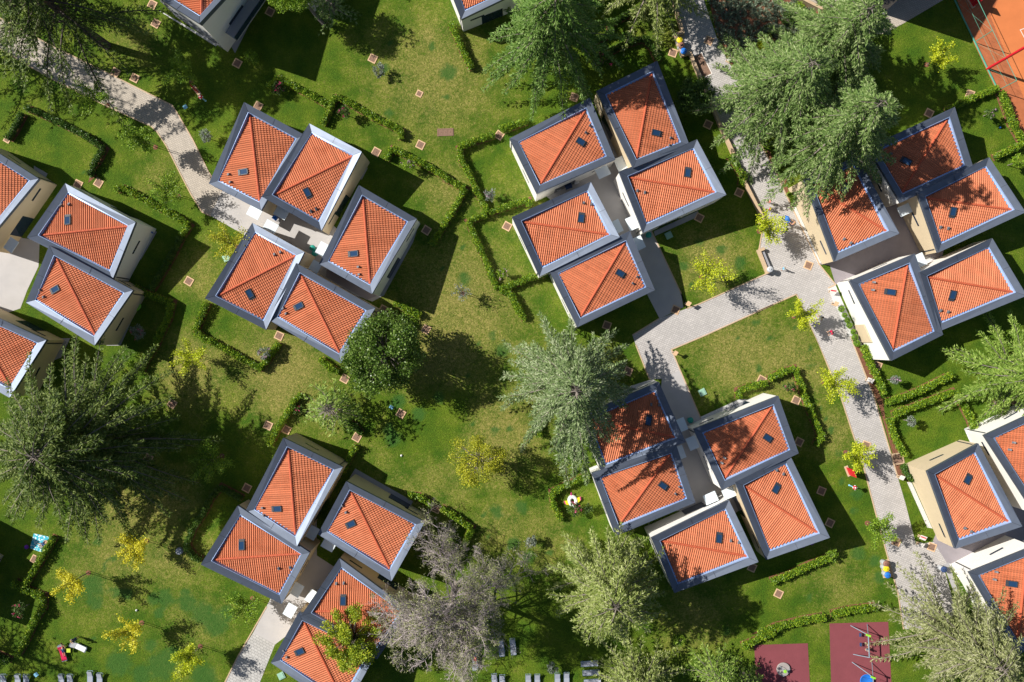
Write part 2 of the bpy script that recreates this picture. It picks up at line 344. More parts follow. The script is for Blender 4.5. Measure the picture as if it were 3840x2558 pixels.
# terraces beside houses
for s in ('11 1470,470 1410,655 1150,1130 1040,1080 1390,500','01 1240,480 1385,565 1245,808 1120,740','01 1090,1290 1180,1310 1065,1568 940,1568','11 900,0 1010,0 960,100 880,100',
          '12 380,880 615,1010 600,1060 330,960','12 900,1170 1410,1460 1380,1520 850,1250','21 1300,560 1690,380 1690,430 1310,600','32 950,80 1040,60 1080,210 1000,205',
          '00 1960,260 2130,100 2205,210 2075,470','01 300,-20 420,50 380,140 300,200','02 480,20 620,20 540,190 410,240','33 1640,530 1690,510 1780,800 1730,760','32 1310,1130 1555,1022 1585,1080 1430,1160','10 1835,140 2060,50 2100,140 1855,250'):
    sheet('terrace',L(s),.024,M['terrace'])
for s in ('31 299,348 341,344 563,837 531,845','31 620,1065 690,1035 760,1200 930,1568 850,1568','32 820,0 900,60 880,90 850,90','32 1320,1290 1360,1290 1545,1700 1500,1690','33 1690,520 1740,520 2230,1300 2190,1270','32 1825,820 1870,830 2354,620 2354,590','22 1100,440 1290,380 1330,410 820,610','22 1710,715 2050,560 2200,560 1730,760','00 1400,95 1440,110 1925,390 1905,410','30 730,0 800,30 1030,155 1000,160','21 900,-100 960,-100 960,-50 900,-50','32 1825,820 1880,945 1920,950 1870,820','31 1460,770 1560,800 1480,860','11 650,880 680,880 1090,1130 1000,1165 640,960'):
    sheet('gravel_strip',L(s),.022,M['gravel'] if not s.startswith('11 650') else M['darkfloor'])
# planting bed and soil strips
sheet('planting_bed',L('20 1760,-100 1860,320 1960,540 2070,690 2180,725 / 30 -60,700 100,500 500,300 750,220 400,30 340,-80'),.006,M['soil'])
sheet('planting_bed',L('30 80,1330 110,1330 200,1560 160,1568'),.007,M['soil']); sheet('planting_bed',L('31 160,0 200,90 290,110 230,155 150,10'),.007,M['soil'])
sheet('planting_bed',L('31 225,170 265,165 300,340 330,345 300,350'),.007,M['soil']); sheet('planting_bed',L('32 855,90 920,90 1040,400 1110,590 1130,720 1280,1060 1200,1060 1080,640 960,340'),.007,M['soil'])
sheet('planting_bed',L('32 1210,1110 1270,1110 1300,1250 1245,1260'),.007,M['soil'])
# playground and tennis court
sheet('rubber_surface',L('23 2185,1240 / 33 445,1225 468,1680 / 23 2205,1680'),.02,M['maroon'])
sheet('rubber_surface',L('33 636,1050 1155,1035 1190,1700 655,1700'),.02,M['maroon'])
sheet('court_surface',L('30 1740,-60 1910,380 2100,780 2160,860 2354,1250 2700,1200 2700,-100'),.015,M['clayd'])
sheet('court_surface',L('30 2150,-60 2060,150 2354,870 2700,1200 2700,-100'),.02,M['clay'])
b=MB(); ribbon(b,L('30 2420,230 2320,265 2360,340 2480,600'),.08,.0,.025); tag(b.build('court_line',M['line']),kind='structure')
print('ground done')
# ---------------------------------------------------------------- houses
LA,LB=9.8,7.15; HR,HL=5.3,3.75; RW=.73
def hz(u,v,ty,zr,zl):
    return zr-(zr-zl)*(abs(u-v) if ty=='a' else abs(u+v))/2
def corners(a,b,ty,zr,zl):
    return [(x*a,y*b,hz(x,y,ty,zr,zl)) for x,y in ((-1,-1),(1,-1),(1,1),(-1,1))]
def roofmesh(ty):
    "barrel tiles running down from the diagonal ridge in stepped courses"
    a=LA/2-RW-.16; b=LB/2-RW-.16; zr=HR-.78; zl=HL-.06
    d=np.array([a,b if ty=='a' else -b]); Ln=2*np.hypot(*d); u=d/np.hypot(*d)
    V=[];Q=[];nb=0
    pitch=.235; course=.31; sub=7
    for side in (1,-1):
        n2=np.array([-u[1],u[0]])*side
        P0=-d; low=np.array([-a,b]) if ty=='a' else np.array([a,b])
        if (low@n2)<0: low=-low
        rel=low-P0; lu=rel@u; lv=rel@n2; slope=(zr-zl)/lv
        ncol=int(Ln/pitch)
        for c in range(ncol):
            uc=(c+.5)*pitch+(Ln-ncol*pitch)/2
            vm=lv*(uc/lu if uc<lu else (Ln-uc)/(Ln-lu))
            if vm<.1: continue
            nr=max(1,math.ceil(vm/course)); vs=[];zo=[]
            for r in range(nr):
                v0=r*course; v1=min((r+1)*course,vm); fr=(v1-v0)/course
                vs+=[v0+(.004 if r else 0),v1]; zo+=[-.008,.045*fr]
            us=uc+np.linspace(-.5,.5,sub)*pitch; prof=np.array([-.05,-.03,.012,.032,.012,-.03,-.05])
            j=random.uniform(-.004,.004)
            uu,vv=np.meshgrid(us,vs); zz=zr-slope*vv+prof[None,:]+np.array(zo)[:,None]+j
            xy=P0+uu[...,None]*u+vv[...,None]*n2
            V.append(np.concatenate([xy.reshape(-1,2),zz.reshape(-1,1)],1))
            R_=len(vs); i=np.arange((R_-1)*(sub-1)); r=i//(sub-1); cc=i%(sub-1); A=nb+r*sub+cc
            q=np.stack([A,A+1,A+sub+1,A+sub],1)
            if side==1: q=q[:,::-1]
            Q.append(q[:,::-1] if ty=='x' else q); nb+=R_*sub
    me=npmesh('tiled_roof',np.concatenate(V),np.concatenate(Q),M['tile']); 
    # ridge caps
    rb=MB(); n=int(Ln/.42)
    for k in range(n):
        t0=-Ln/2+k*Ln/n; t1=t0+Ln/n+.03
        p0=Vector((u[0]*t0,u[1]*t0,zr+.01)); p1=Vector((u[0]*t1,u[1]*t1,zr+.01)); rb.tube([p0,p1],[.12,.14],8)
    # backing deck under the tiles so nothing shows between the courses
    return me, rb.mesh('ridge_cap',M['ridge'])
def house_templates(ty):
    t={}
    t['roof'],t['ridge']=roofmesh(ty)
    o=corners(LA/2,LB/2,ty,HR,HL); 
    def rimh(x,y): return hz(x/(LA/2),y/(LB/2),ty,HR,HL) # height on the outline
    inn=[(sx*(LA/2-RW),sy*(LB/2-RW),o[i][2]-(.36 if i in ((0,2) if ty=='a' else (1,3)) else .02)) for i,(sx,sy) in enumerate(((-1,-1),(1,-1),(1,1),(-1,1)))]
    rb=MB(); sm=MB()
    for i in range(4):
        j=(i+1)%4
        q=[o[i],o[j],inn[j],inn[i]]
        rb.prism([p[:2] for p in q],[o[i][2]-.45,o[j][2]-.45,o[j][2]-.45,o[i][2]-.45],[p[2] for p in q])
        # standing seams at the mitre and the middle of each side
        for k in ((.0,.5) if True else ()):
            A=Vector(o[i]).lerp(Vector(o[j]),k); B=Vector(inn[i]).lerp(Vector(inn[j]),k)
            sm.tube([A+Vector((0,0,.004)),B+Vector((0,0,.004))],.016,4)
    nf=len(rb.f); nv=len(rb.v); rb.v+=sm.v; rb.f+=[[i+nv for i in f] for f in sm.f]; t['rim']=rb.mesh('roof_coping',M['rim']); t['rim'].materials.append(M['seam'])
    for f in t['rim'].polygons[nf:]: f.material_index=1
    g=MB(); gi=[(sx*(LA/2-RW-.2),sy*(LB/2-RW-.2),inn[i][2]-(.52 if i in ((0,2) if ty=='a' else (1,3)) else .13)) for i,(sx,sy) in enumerate(((-1,-1),(1,-1),(1,1),(-1,1)))]
    for i in range(4):
        j=(i+1)%4; A,B=inn[i],inn[j]
        g.prism([A[:2],B[:2],gi[j][:2],gi[i][:2]],[A[2]-.34,B[2]-.34,gi[j][2]-.1,gi[i][2]-.1],[A[2]-.16,B[2]-.16,gi[j][2],gi[i][2]])
    # upstand lining the inner face of the coping
    for i in range(4):
        j=(i+1)%4; A,B=Vector(inn[i]),Vector(inn[j]); a2,b2=Vector(gi[i]),Vector(gi[j]); a2=A.lerp(a2,.22);b2=B.lerp(b2,.22)
        g.prism([A[:2],B[:2],b2[:2],a2[:2]],[A.z-.2,B.z-.2,B.z-.2,A.z-.2],[A.z-.012,B.z-.012,B.z-.012,A.z-.012])
    t['gutter']=g.mesh('gutter',M['gutter'])
    for nm in ('beige','white'):
        ww=MB(); q=corners(LA/2-.03,LB/2-.03,ty,HR,HL); q2=corners(LA/2-.33,LB/2-.33,ty,HR,HL)
        for i in range(4):
            j=(i+1)%4; ww.prism([q[i][:2],q[j][:2],q2[j][:2],q2[i][:2]],0,[q[i][2]-.2,q[j][2]-.2,q[j][2]-.2,q[i][2]-.2])
        t['wall_'+nm]=ww.mesh('wall',M[nm])
    # roof deck just under the tiles
    return t
TPL={'a':house_templates('a'),'b':house_templates('b')}
def boxmesh(n,d,m,z0=0): return MB().box((0,0,z0),d).mesh(n,m)
skf=MB()
for (x,y,dx,dy) in ((0,-.30,1.0,.08),(0,.30,1.0,.08),(-.46,0,.09,.68),(.46,0,.09,.68)): skf.box((x,y,0),(dx,dy,.13))
skf.box((-.60,0,0),(.22,.66,.05)); skf.box((0,0,0),(.9,.6,.05))
SKF=skf.mesh('skylight',M['frame']); SKG=boxmesh('skylight_glass',(.83,.53,.05),M['skyglass'],.05)
vb=MB(); vb.prism([(-.17,-.11),(.17,-.11),(.17,.11),(-.17,.11)],0,.10); vb.prism([(-.02,-.09),(.15,-.09),(.15,.09),(-.02,.09)],.10,[.22,.30,.30,.22]); VENT=vb.mesh('roof_vent',M['vent'])
SLIT=boxmesh('window',(1.7,.06,.28),M['glass']); DOOR=boxmesh('terrace_door',(2.6,.06,2.1),M['glass'],.05); PIPE=boxmesh('downpipe',(.12,.12,3.0),M['frame'],.2)
CAN=MB().box((0,0,0),(1.5,1.15,.06)); CAN.box((0,-.5,-.05),(1.4,.05,.05)); CANM=CAN.mesh('entrance_canopy',M['canopy'])
HOUSES={}
def house(key,cs,ty_ridge,label,wall='beige',sky=None,vents=(),cans=(),scale=1):
    """cs: four outer coping corners in order, first and third on the ridge"""
    hh=[HR,HL,HR,HL]; P=[W(c,hh[i]*scale) for i,c in enumerate(cs)]
    cen=sum(P,Vector())/4; cen.z=0
    e0=((P[1]-P[0])+(P[2]-P[3])); e1=((P[3]-P[0])+(P[2]-P[1])); e0.z=e1.z=0
    lng=e0 if e0.length>e1.length else e1; th=math.atan2(lng.y,lng.x)
    Mi=Matrix.Rotation(-th,3,'Z'); q=Mi@(P[0]-cen); ty='a' if q.x*q.y>0 else 'b'
    o=empty('villa',cen,th); tag(o,label,'house','red tiled villas'); 
    if scale!=1: o.scale=(1,1,scale)
    t=TPL[ty]
    wl=link('wall',t['wall_'+wall],o); rm=link('roof_coping',t['rim'],o)
    rf=link('tiled_roof',t['roof'],o); link('ridge_cap',t['ridge'],rf); link('gutter',t['gutter'],o)
    # openings: slit windows near the low corners, glazed door, downpipes
    sg=-1 if ty=='a' else 1   # low corners at (x, -x*sg)...
    for s in (1,-1):
        lx,ly=(s,-s) if ty=='a' else (s,s)
        link('window',SLIT,wl,(lx*(LA/2-1.9),ly*(LB/2-.02),2.2),(0,0,0))
        link('window',SLIT,wl,(lx*(LA/2-.02),ly*-.8,2.2),(0,0,math.pi/2))
        link('downpipe',PIPE,o,(lx*(LA/2-.03),ly*(LB/2-.45),0))
    if key[0] not in 'DG': link('terrace_door',DOOR,wl,(-1.2,-(LB/2-.02),0))
    if key[0] not in 'DG': link('terrace_door',DOOR,wl,(1.2,LB/2-.02,0))
    a=LA/2-RW-.16; b=LB/2-RW-.16; zr=HR-.78; zl=HL-.06
    def place(px):
        z=4.3
        for _ in range(6):
            p=W(px,z*scale); l=Mi@(p-cen); z=hz(l.x/a,l.y/b,ty,zr,zl)
        return Vector((l.x,l.y,z)),l
    du=Vector((a,b if ty=='a' else -b,0)).normalized()
    def orient(l):
        nn=Vector((-du.y,du.x,0)); 
        if nn.dot(Vector((l.x,l.y,0)))<0: nn=-nn
        e=.05; zz=hz((l.x+nn.x*e)/a,(l.y+nn.y*e)/b,ty,zr,zl)-hz(l.x/a,l.y/b,ty,zr,zl)
        X=-Vector((nn.x,nn.y,zz/e)).normalized(); Y=Vector((0,0,1)).cross(X).normalized(); Z=X.cross(Y)
        m=Matrix((X,Y,Z)).transposed().to_4x4(); return m
    if sky:
        l,_=place(T(*sky)); m=orient(l); m.translation=l+Vector((0,0,.03)); f=link('skylight',SKF,rf); f.matrix_local=m; link('skylight_glass',SKG,f)
    for v in vents:
        l,_=place(T(*v)); m=orient(l); m.translation=l+Vector((0,0,.02)); f=link('roof_vent',VENT,rf); f.matrix_local=m
    for c in cans:
        p=W(T(*c),2.45); l=Mi@(p-cen); link('entrance_canopy',CANM,o,(l.x,l.y,2.45),(0,0,(math.pi/2 if abs(l.x)>LA/2-.3 else 0)))
    HOUSES[key]=o
    return o
HD=[
('A1',[(926,386),(788,681),(977,790),(1130,512)],'villa beside the winding path with two vents near its left corner, upper left group','beige',('00',2155,1518),[('00',2020,1540),('01',2035,125)],[('01',2245,395)]),
('A2',[(976,738),(1158,465),(1358,567),(1210,864)],'villa with vents by its lower corner, second from the winding path, upper left group','beige',('11',477,215),[('11',510,382),('11',555,362)],[('11',248,395)]),
('A3',[(1343,693),(1565,823),(1394,1102),(1197,989)],'detached villa casting its shadow on the central lawn, rightmost of the upper left group','white',('11',890,757),[('11',928,873),('11',935,940)],[('11',610,718)]),
('A4',[(771,1119),(947,835),(1141,945),(994,1238)],'villa with two vents near its upper right corner, leftmost of the upper left group','beige',('01',2205,1108),[('11',188,765),('11',240,745)],[('11',155,518),('11',543,880)]),
('A5',[(1114,994),(1398,1147),(1269,1360),(1020,1201)],'villa touching the round dark crowned tree, lowest of the upper left group','beige',('11',407,1217),[('11',265,1237),('11',290,1283)],[]),
('B1',[(-76,538),(133,656),(-50,927),(-259,809)],'villa cut by the left photo edge, above a blue canopy','beige',None,[],[('01',100,680)]),
('B2',[(105,888),(244,693),(503,840),(421,1042)],'villa on the left with a white glaring upper coping and a shaded left corner','white',('01',600,465),[('01',540,330),('01',612,322)],[]),
('B3',[(187,927),(495,1085),(350,1295),(102,1133)],'villa on the left above the dark garden with the spiky grey green shrub','beige',('01',493,1070),[('01',355,1078),('01',388,1138)],[]),
('B4',[(23,1491),(183,1274),(-108,1127),(-268,1344)],'villa cut by the left edge whose lower corner touches the big dark tree','beige',None,[],[]),
('C1',[(2214,367),(2306,597),(2010,734),(1913,512)],'villa just below the drooping cedar, uppermost left of the upper middle group','white',('20',652,1252),[('20',737,1112),('20',700,1172)],[('20',850,1520)]),
('C2',[(2467,238),(2582,533),(2371,624),(2242,350)],'villa dappled with cedar shadow beside the recycling bins path, topmost of the upper middle group','beige',('20',1317,1175),[('20',1450,1220),('20',1440,1285)],[('20',1005,1445)]),
('C3',[(2321,644),(2614,522),(2724,731),(2412,874)],'villa with a white wall facing a shaded courtyard, rightmost of the upper middle group','white',('20',1597,1530),[('21',1152,200),('21',1218,215)],[('21',1108,487)]),
('C4',[(1922,813),(2221,687),(2318,885),(2021,1038)],'villa between the shaded courtyard and two hedged lawns, upper middle group','white',('21',657,447),[('21',680,310),('21',748,322)],[('21',968,520)]),
('C5',[(2363,864),(2452,1091),(2159,1218),(2067,1021)],'villa whose lower corner the grey green cedar reaches over, lowest of the upper middle group','white',('21',1000,930),[('21',1155,962),('21',1115,1020)],[('21',1165,665)]),
('D1',[(3017,675),(3216,588),(3372,874),(3129,977)],'villa whose beige wall faces the blue stroller on the paved path','beige',('31',770,187),[('31',762,627),('31',822,662)],[]),
('D2',[(3579,407),(3649,629),(3377,762),(3261,548)],'villa with a roof almost wholly in tree shade, topmost of the right hand group','white',('30',1318,1428),[('30',1177,1358),('30',1142,1415)],[('31',1300,370)]),
('D3',[(3450,732),(3715,590),(3840,796),(3512,937)],'villa with a broad beige wall and a corner touching the right photo edge','beige',('31',1725,385),[('31',1615,523),('31',1682,533)],[]),
('D4',[(3433,953),(3535,1254),(3344,1350),(3187,1055)],'villa with a bright white wall beside the row of round topiary balls','white',('31',1178,1097),[('31',1028,1010),('31',1018,1078)],[('31',1435,815)]),
('D5',[(3462,1014),(3711,898),(3839,1114),(3528,1241)],'villa above the feathery light green cedar at the right edge, right hand group','white',('31',1722,1120),[('31',1615,1258),('31',1682,1270)],[]),
('E1',[(2182,1570),(2467,1441),(2575,1649),(2250,1766)],'villa with grey green cedar branches lying over its left corner, lower middle group','white',('22',1250,750),[('22',1275,605),('22',1345,610)],[('22',1540,785)]),
('E2',[(2529,1678),(2609,1877),(2321,1996),(2212,1787)],'villa beside the white unicorn pool float, half shaded, in the lower middle group','white',('22',1378,1320),[('22',1525,1333),('22',1492,1393)],[('22',1525,1030)]),
('E3',[(2916,1485),(2997,1700),(2712,1840),(2599,1607)],'villa with a gravel strip along its upper wall, topmost right of the lower middle group','white',('22',2300,898),[('22',1922,1075),('22',1898,1120)],[('22',1640,945),('22',1965,1385)]),
('E4',[(2760,1816),(2967,1717),(3108,2007),(2870,2090)],'fully sunlit villa with purple toys at its lower wall, rightmost of the lower middle group','beige',('32',163,1350),[('32',170,1185),('32',228,1218)],[]),
('E5',[(2446,2019),(2733,1876),(2842,2108),(2529,2222)],'villa with tree shade over its lower half, lowest of the lower middle group','white',('23',1873,300),[('23',1975,318),('23',2045,335)],[('22',1800,1430)]),
('F1',[(1054,1652),(1283,1761),(1120,2041),(922,1910)],'villa with shaded left roof half and sunny right half, topmost of the lower left group','beige',('13',215,37),[('13',82,28),('13',90,95)],[('13',522,248)]),
('F2',[(755,2119),(890,1895),(1160,2071),(1056,2266)],'villa whose left corner points at the lawn of golden young trees','beige',('03',2135,362),[('13',225,563),('13',325,555)],[('13',385,752)]),
('F3',[(1298,1804),(1592,1955),(1466,2181),(1194,2006)],'villa above the leafless grey tree, rightmost of the lower left group','beige',('13',867,170),[('13',785,10),('13',820,68)],[('13',665,355)]),
('F4',[(1150,2313),(1268,2102),(1521,2274),(1415,2478)],'villa partly hidden behind the leafless grey tree and the yellow green oak','beige',('13',793,850),[('13',733,697),('13',798,693)],[('13',520,815)]),
('F5',[(1105,2287),(1421,2470),(1315,2660),(1000,2477)],'villa cut by the bottom edge with the yellow green oak over its right side','beige',('13',415,1295),[('13',268,1285),('13',298,1345)],[('13',325,935)]),
('G1',[(3479,1768),(3670,1666),(3835,1973),(3581,2057)],'villa with a pale beige wall along the narrow lower path, at the lower right','beige',('32',1853,1268),[('33',1830,208),('33',1885,237)],[]),
('G2',[(3916,1526),(4073,1811),(3869,1917),(3712,1632)],'white walled villa cut by the right edge, upper one at the lower right','white',None,[('32',2260,940),('32',2223,1003)],[('32',2330,1435)]),
('G3',[(3864,2040),(4027,2348),(3804,2454),(3641,2136)],'white walled villa cut by the right edge beside the wispy olive grey tree','white',('33',2250,700),[('33',2105,592),('33',2090,660)],[]),
('I1',[(2049,-68),(1730,59),(1622,-155),(1941,-282)],'villa corner peeping in at the top edge with a white lounger on its terrace','white',None,[],[]),
]
for k,cs,lab,wl,sk,vs,cn in HD: house(k,cs,None,lab,wl,sk,vs,cn)
house('K1',[(1146,-26),(1310,-297),(1106,-407),(942,-136)],None,'villa just above the top edge whose shadow falls beside the round pine','white',None,[],[])
house('I2',[(2006,23),(2303,-130),(2204,-355),(1907,-202)],None,'villa hidden above the top edge behind the drooping cedar','white',None,[],[])
house('J1',[(-150,2000),(-360,1880),(-540,2160),(-300,2280)],None,'villa just outside the left edge whose shadow darkens the garden by the blanket','beige',None,[],[])
house('J2',[(-215,2345),(-80,2105),(-350,1950),(-490,2190)],None,'second villa just outside the left edge, shading the lower left garden','beige',None,[],[])
house('H1',[(771,85),(954,-186),(747,-296),(564,-25)],None,'tall two storey red tiled villa with a balcony, cut by the top edge','white',None,[],[],scale=1.62)
ho=HOUSES['H1']
bb=MB()
for z in (.9,1.5,2.1,2.7,3.3): bb.box((0,-LB/2-.12,z*.62*1.6),(8.5,.08,.12))
s1=MB()
for z in (.6,1.0,1.4,1.8,2.2,2.6,3.0): s1.box((0,0,z),(.08,6.6,.1))
for sx in (-1,1): s1.build('slats',M['vent'],ho,loc=(sx*(LA/2+.05),0,0))
for sg in (-1,1): b_=MB().box((0,sg*(LB/2+.8),1.75),(7,1.6,.12)).build('balcony',M['terrace'],ho); MB().box((0,sg*(LB/2+1.57),1.87),(7,.04,.55)).build('balustrade',M['glass'],b_)
print('houses done')
# building at the top right
K=T('30',1105,122); kb=W(K); d1=Vector((.50,.865,0)); d2=Vector((-.93,.36,0))
q=[kb,kb+d1*16,kb+d1*16+d2*14,kb+d2*14]; bo=empty('flat_roof_building',kb)
tag(bo,'dark glazed wall of a large building at the top edge, right of the ramp','building')
b=MB(); b.prism([(p.x-kb.x,p.y-kb.y) for p in q],.3,8.4); b.build('glazed_wall',M['glass'],bo)
b=MB(); b.prism([(p.x-kb.x-.15*(d1.x+d2.x),p.y-kb.y-.15*(d1.y+d2.y)) for p in q],0,.3); b.build('plinth',M['white'],bo)
b=MB(); b.prism([(p.x-kb.x,p.y-kb.y) for p in q],8.4,8.7); b.build('roof',M['rim'],bo)
sheet('path',L('30 1105,122 1150,190 1190,170 1285,210 1640,0 1700,-60 1300,-60'),.0138,M['pave2'])
# ---------------------------------------------------------------- vegetation generators
def cards(name,P,D,N,ln,wd,m,parent=None,rs=rng):
    "one leaf blade (quad, folded a little by its own direction) per row: position P, direction D, side N"
    P=np.asarray(P);D=np.asarray(D);N=np.asarray(N); n=len(P)
    ln=np.asarray(ln).reshape(-1,1)*np.ones((n,1)); wd=np.asarray(wd).reshape(-1,1)*np.ones((n,1))
    a=P; b=P+D*ln*.45+N*wd*.5; c=P+D*ln; d=P+D*ln*.45-N*wd*.5
    v=np.stack([a,b,c,d],1).reshape(-1,3); q=np.arange(4*n).reshape(-1,4)
    return link(name,npmesh(name,v,q,m),parent)
def unit(a): return a/np.maximum(1e-6,np.linalg.norm(a,axis=1,keepdims=True))
def rdir(n,rs,zb=0.0,zs=1.0):
    d=rs.normal(size=(n,3)); d[:,2]=d[:,2]*zs+zb; return unit(d)
def conifer(name,base,h,rad,seed,label,lm,nb=85,droop=.45,tw=1.5,dens=1.0,bark=None,cat='tree',low=.14,arms=None,group='large trees',blade=.30,trunk_r=.36,group2=None,lean=(0,0),shape=.75,up=.1,frond=False):
    rs=np.random.default_rng(seed); bark=bark or M['bark']
    o=empty(name,base); tag(o,label,cat,group)
    lean=np.array([lean[0],lean[1],0.])
    tb=MB(); n=8; tb.tube([(lean[0]*(k/n)**1.2,lean[1]*(k/n)**1.2,h*k/n) for k in range(n+1)],[trunk_r*(1-k/n)**.8+.03 for k in range(n+1)],8)
    lb=MB(); PP=[];DD=[];NN=[];LL=[]
    for b in range(nb):
        t=(b+rs.random())/nb; z0=h*(low+(1-low)*t**.9); az=b*2.39996+rs.normal()*.25
        k=1.0
        if arms:
            for (a0,wdt,mul) in arms:
                dd=(az-a0+math.pi)%(2*math.pi)-math.pi; k*=1+(mul-1)*math.exp(-(dd/wdt)**2)
        Ln=rad*(max(.03,1-t)**shape)*rs.uniform(.5 if frond else .62,1.15)*k+.5
        dx=np.array([math.cos(az),math.sin(az),0]); sd=np.array([-dx[1],dx[0],0]); curve=rs.normal()*.12
        o0=lean*((z0/h)**1.2)
        S=np.linspace(0,1,9); ax=o0+S[:,None]*Ln*dx+(S**2)[:,None]*Ln*curve*sd; ax[:,2]=z0+Ln*(up*S-droop*S**2.2)
        lb.tube([tuple(p) for p in ax],[max(.012,.035+.011*Ln)*(1-.85*s) for s in S],3,False)
        step=.26/dens; ns=int(Ln/step)
        for i in range(2,ns+1):
            s=i/ns; 
            if s<.12: continue
            p0=np.array([np.interp(s,S,ax[:,j]) for j in range(3)])
            side=1 if i%2 else -1
            tl=min(tw,.32*Ln+.2)*((1-s*.78) if not frond else (1-.85*s**1.6)*min(1,.35+2.2*s))*rs.uniform(.6,1.2)
            ang=rs.uniform(.45,.95)*side; td=dx*math.cos(ang)+sd*math.sin(ang); td[2]=-.12
            m_=max(3,int(tl/.105*dens)); ss=(np.arange(m_)+rs.random(m_))/m_*tl
            q=p0+ss[:,None]*td; q[:,2]-=(ss**1.7)*.28+0; q+=rs.normal(size=(m_,3))*.035
            for sg in (-1,1):
                an=rs.uniform(.12,.75,m_)*sg; pd=np.array([-td[1],td[0],0])
                dd=td*np.cos(an)[:,None]+pd*np.sin(an)[:,None]; dd[:,2]+=rs.uniform(-.45,.25,m_)
                PP.append(q);DD.append(dd)
    PP=np.concatenate(PP);DD=unit(np.concatenate(DD)); n=len(PP)
    NN=unit(np.cross(DD,rdir(n,rs,.8)))
    tb.build('trunk',bark,o,True); br=lb.build('branches',bark,o)
    cards('crown',PP,DD,NN,rs.uniform(.7,1.3,n)*blade*1.2,rs.uniform(.7,1.2,n)*blade*.36,lm,o)
    return o
def leafy(name,base,h,rad,seed,label,lm,n=6000,leaf=.2,cat='tree',clumps=40,group='trees',trunk_r=.12,flat=.75,cz=None,spread=.42,bark=None,off=(0,0),hollow=.55,flowers=None):
    "broad-leaved crown made of overlapping leaf clumps carried by limbs"
    rs=np.random.default_rng(seed); bark=bark or M['bark']; cz=cz or h-rad*flat
    o=empty(name,base); tag(o,label,cat,group)
    d=rdir(clumps,rs,.15); rr=rad*(hollow+(1-hollow)*rs.random(clumps)**.5)[:,None]*rs.uniform(.72,1.0,(clumps,1)); c=d*rr; c[:,2]*=flat; c+=np.array([off[0],off[1],cz])
    tb=MB(); tb.tube([(0,0,0),(off[0]*.3,off[1]*.3,cz*.5),(off[0],off[1],cz)],[trunk_r*1.3,trunk_r,trunk_r*.5],7)
    tb.build('trunk',bark,o,True); lb=MB()
    for k in range(clumps):
        lb.tube([(off[0]*.6,off[1]*.6,cz*.62),tuple(np.array([off[0],off[1],cz])*.45+c[k]*.5+rs.normal(size=3)*.12*rad*.3),tuple(c[k])],[trunk_r*.35,trunk_r*.22,.012],4,False)
    lb.build('limbs',bark,o)
    idx=rs.integers(0,clumps,n); cr=rad*spread*rs.uniform(.6,1.15,clumps)
    dd=rdir(n,rs,.1); P=c[idx]+dd*(cr[idx]*rs.random(n)**.45)[:,None]*np.array([1,1,.75])
    P[:,2]=np.maximum(P[:,2],.15)
    D=rdir(n,rs,.1); N=unit(np.cross(D,rdir(n,rs,1.1,.5)))
    cards('crown',P,D,N,rs.uniform(.7,1.25,n)*leaf,rs.uniform(.5,.8,n)*leaf,lm,o)
    if flowers:
        m_=flowers[1]; P=c[rs.integers(0,clumps,m_)]+rs.normal(size=(m_,3))*.12+np.array([0,0,cr.mean()*.5])
        k=8; P=np.repeat(P,k,0)+rs.normal(size=(m_*k,3))*.06; D=rdir(m_*k,rs,.3); N=unit(np.cross(D,rdir(m_*k,rs)))
        cards('flowers',P,D,N,.14,.09,flowers[0],o)
    return o
def young(base,h,rad,seed,label,lm,n=900,group='young yellow green trees',nb=10,leaf=.2,stakes=True):
    "slender staked tree: star of limbs set with leaf tufts"
    rs=np.random.default_rng(seed); o=empty('young_tree',base); tag(o,label,'tree',group)
    tb=MB(); th=h*.45; tb.tube([(0,0,0),(.03,.02,th*.6),(0,0,th),(0,.03,h*.7)],[.06,.05,.045,.02],6); tb.build('trunk',M['bark'],o,True)
    lb=MB(); P=[]
    for k in range(nb):
        az=k*2.4+rs.normal()*.3; Ln=rad*rs.uniform(.65,1.2); z1=th+(h-th)*rs.uniform(.25,1)
        e=np.array([math.cos(az)*Ln,math.sin(az)*Ln,z1]); s=np.array([0,0,th*rs.uniform(.85,1.2)]); mid=(s+e)/2+np.array([0,0,.2])+rs.normal(size=3)*.08
        lb.tube([tuple(s),tuple(mid),tuple(e)],[.028,.02,.008],4,False)
        m_=n//nb; t=rs.uniform(.22,1.05,m_)[:,None]; q=s*(1-t)**2+2*mid*t*(1-t)+e*t*t; P.append(q+rs.normal(size=(m_,3))*np.array([.16,.16,.13])*rad/1.4)
    lb.build('limbs',M['bark'],o); P=np.concatenate(P); n=len(P)
    D=rdir(n,rs,-.1); N=unit(np.cross(D,rdir(n,rs,1.2,.4))); cards('crown',P,D,N,rs.uniform(.6,1.2,n)*leaf,rs.uniform(.45,.75,n)*leaf,lm,o)
    if stakes:
        st=MB(); st.tube([(.22,.18,0),(.2,.16,th*.9)],.03,5); st.tube([(.2,.16,th*.8),(0,0,th*.82)],.012,4); st.build('stake',M['bark'],o)
    sb=MB(); sb.lathe((0,0,0),[(.30,.004),(.27,.02),(.15,.035)],12); sb.build('planting_hole',M['soil'],o)
    return o
def C3(*a): return tuple(a)
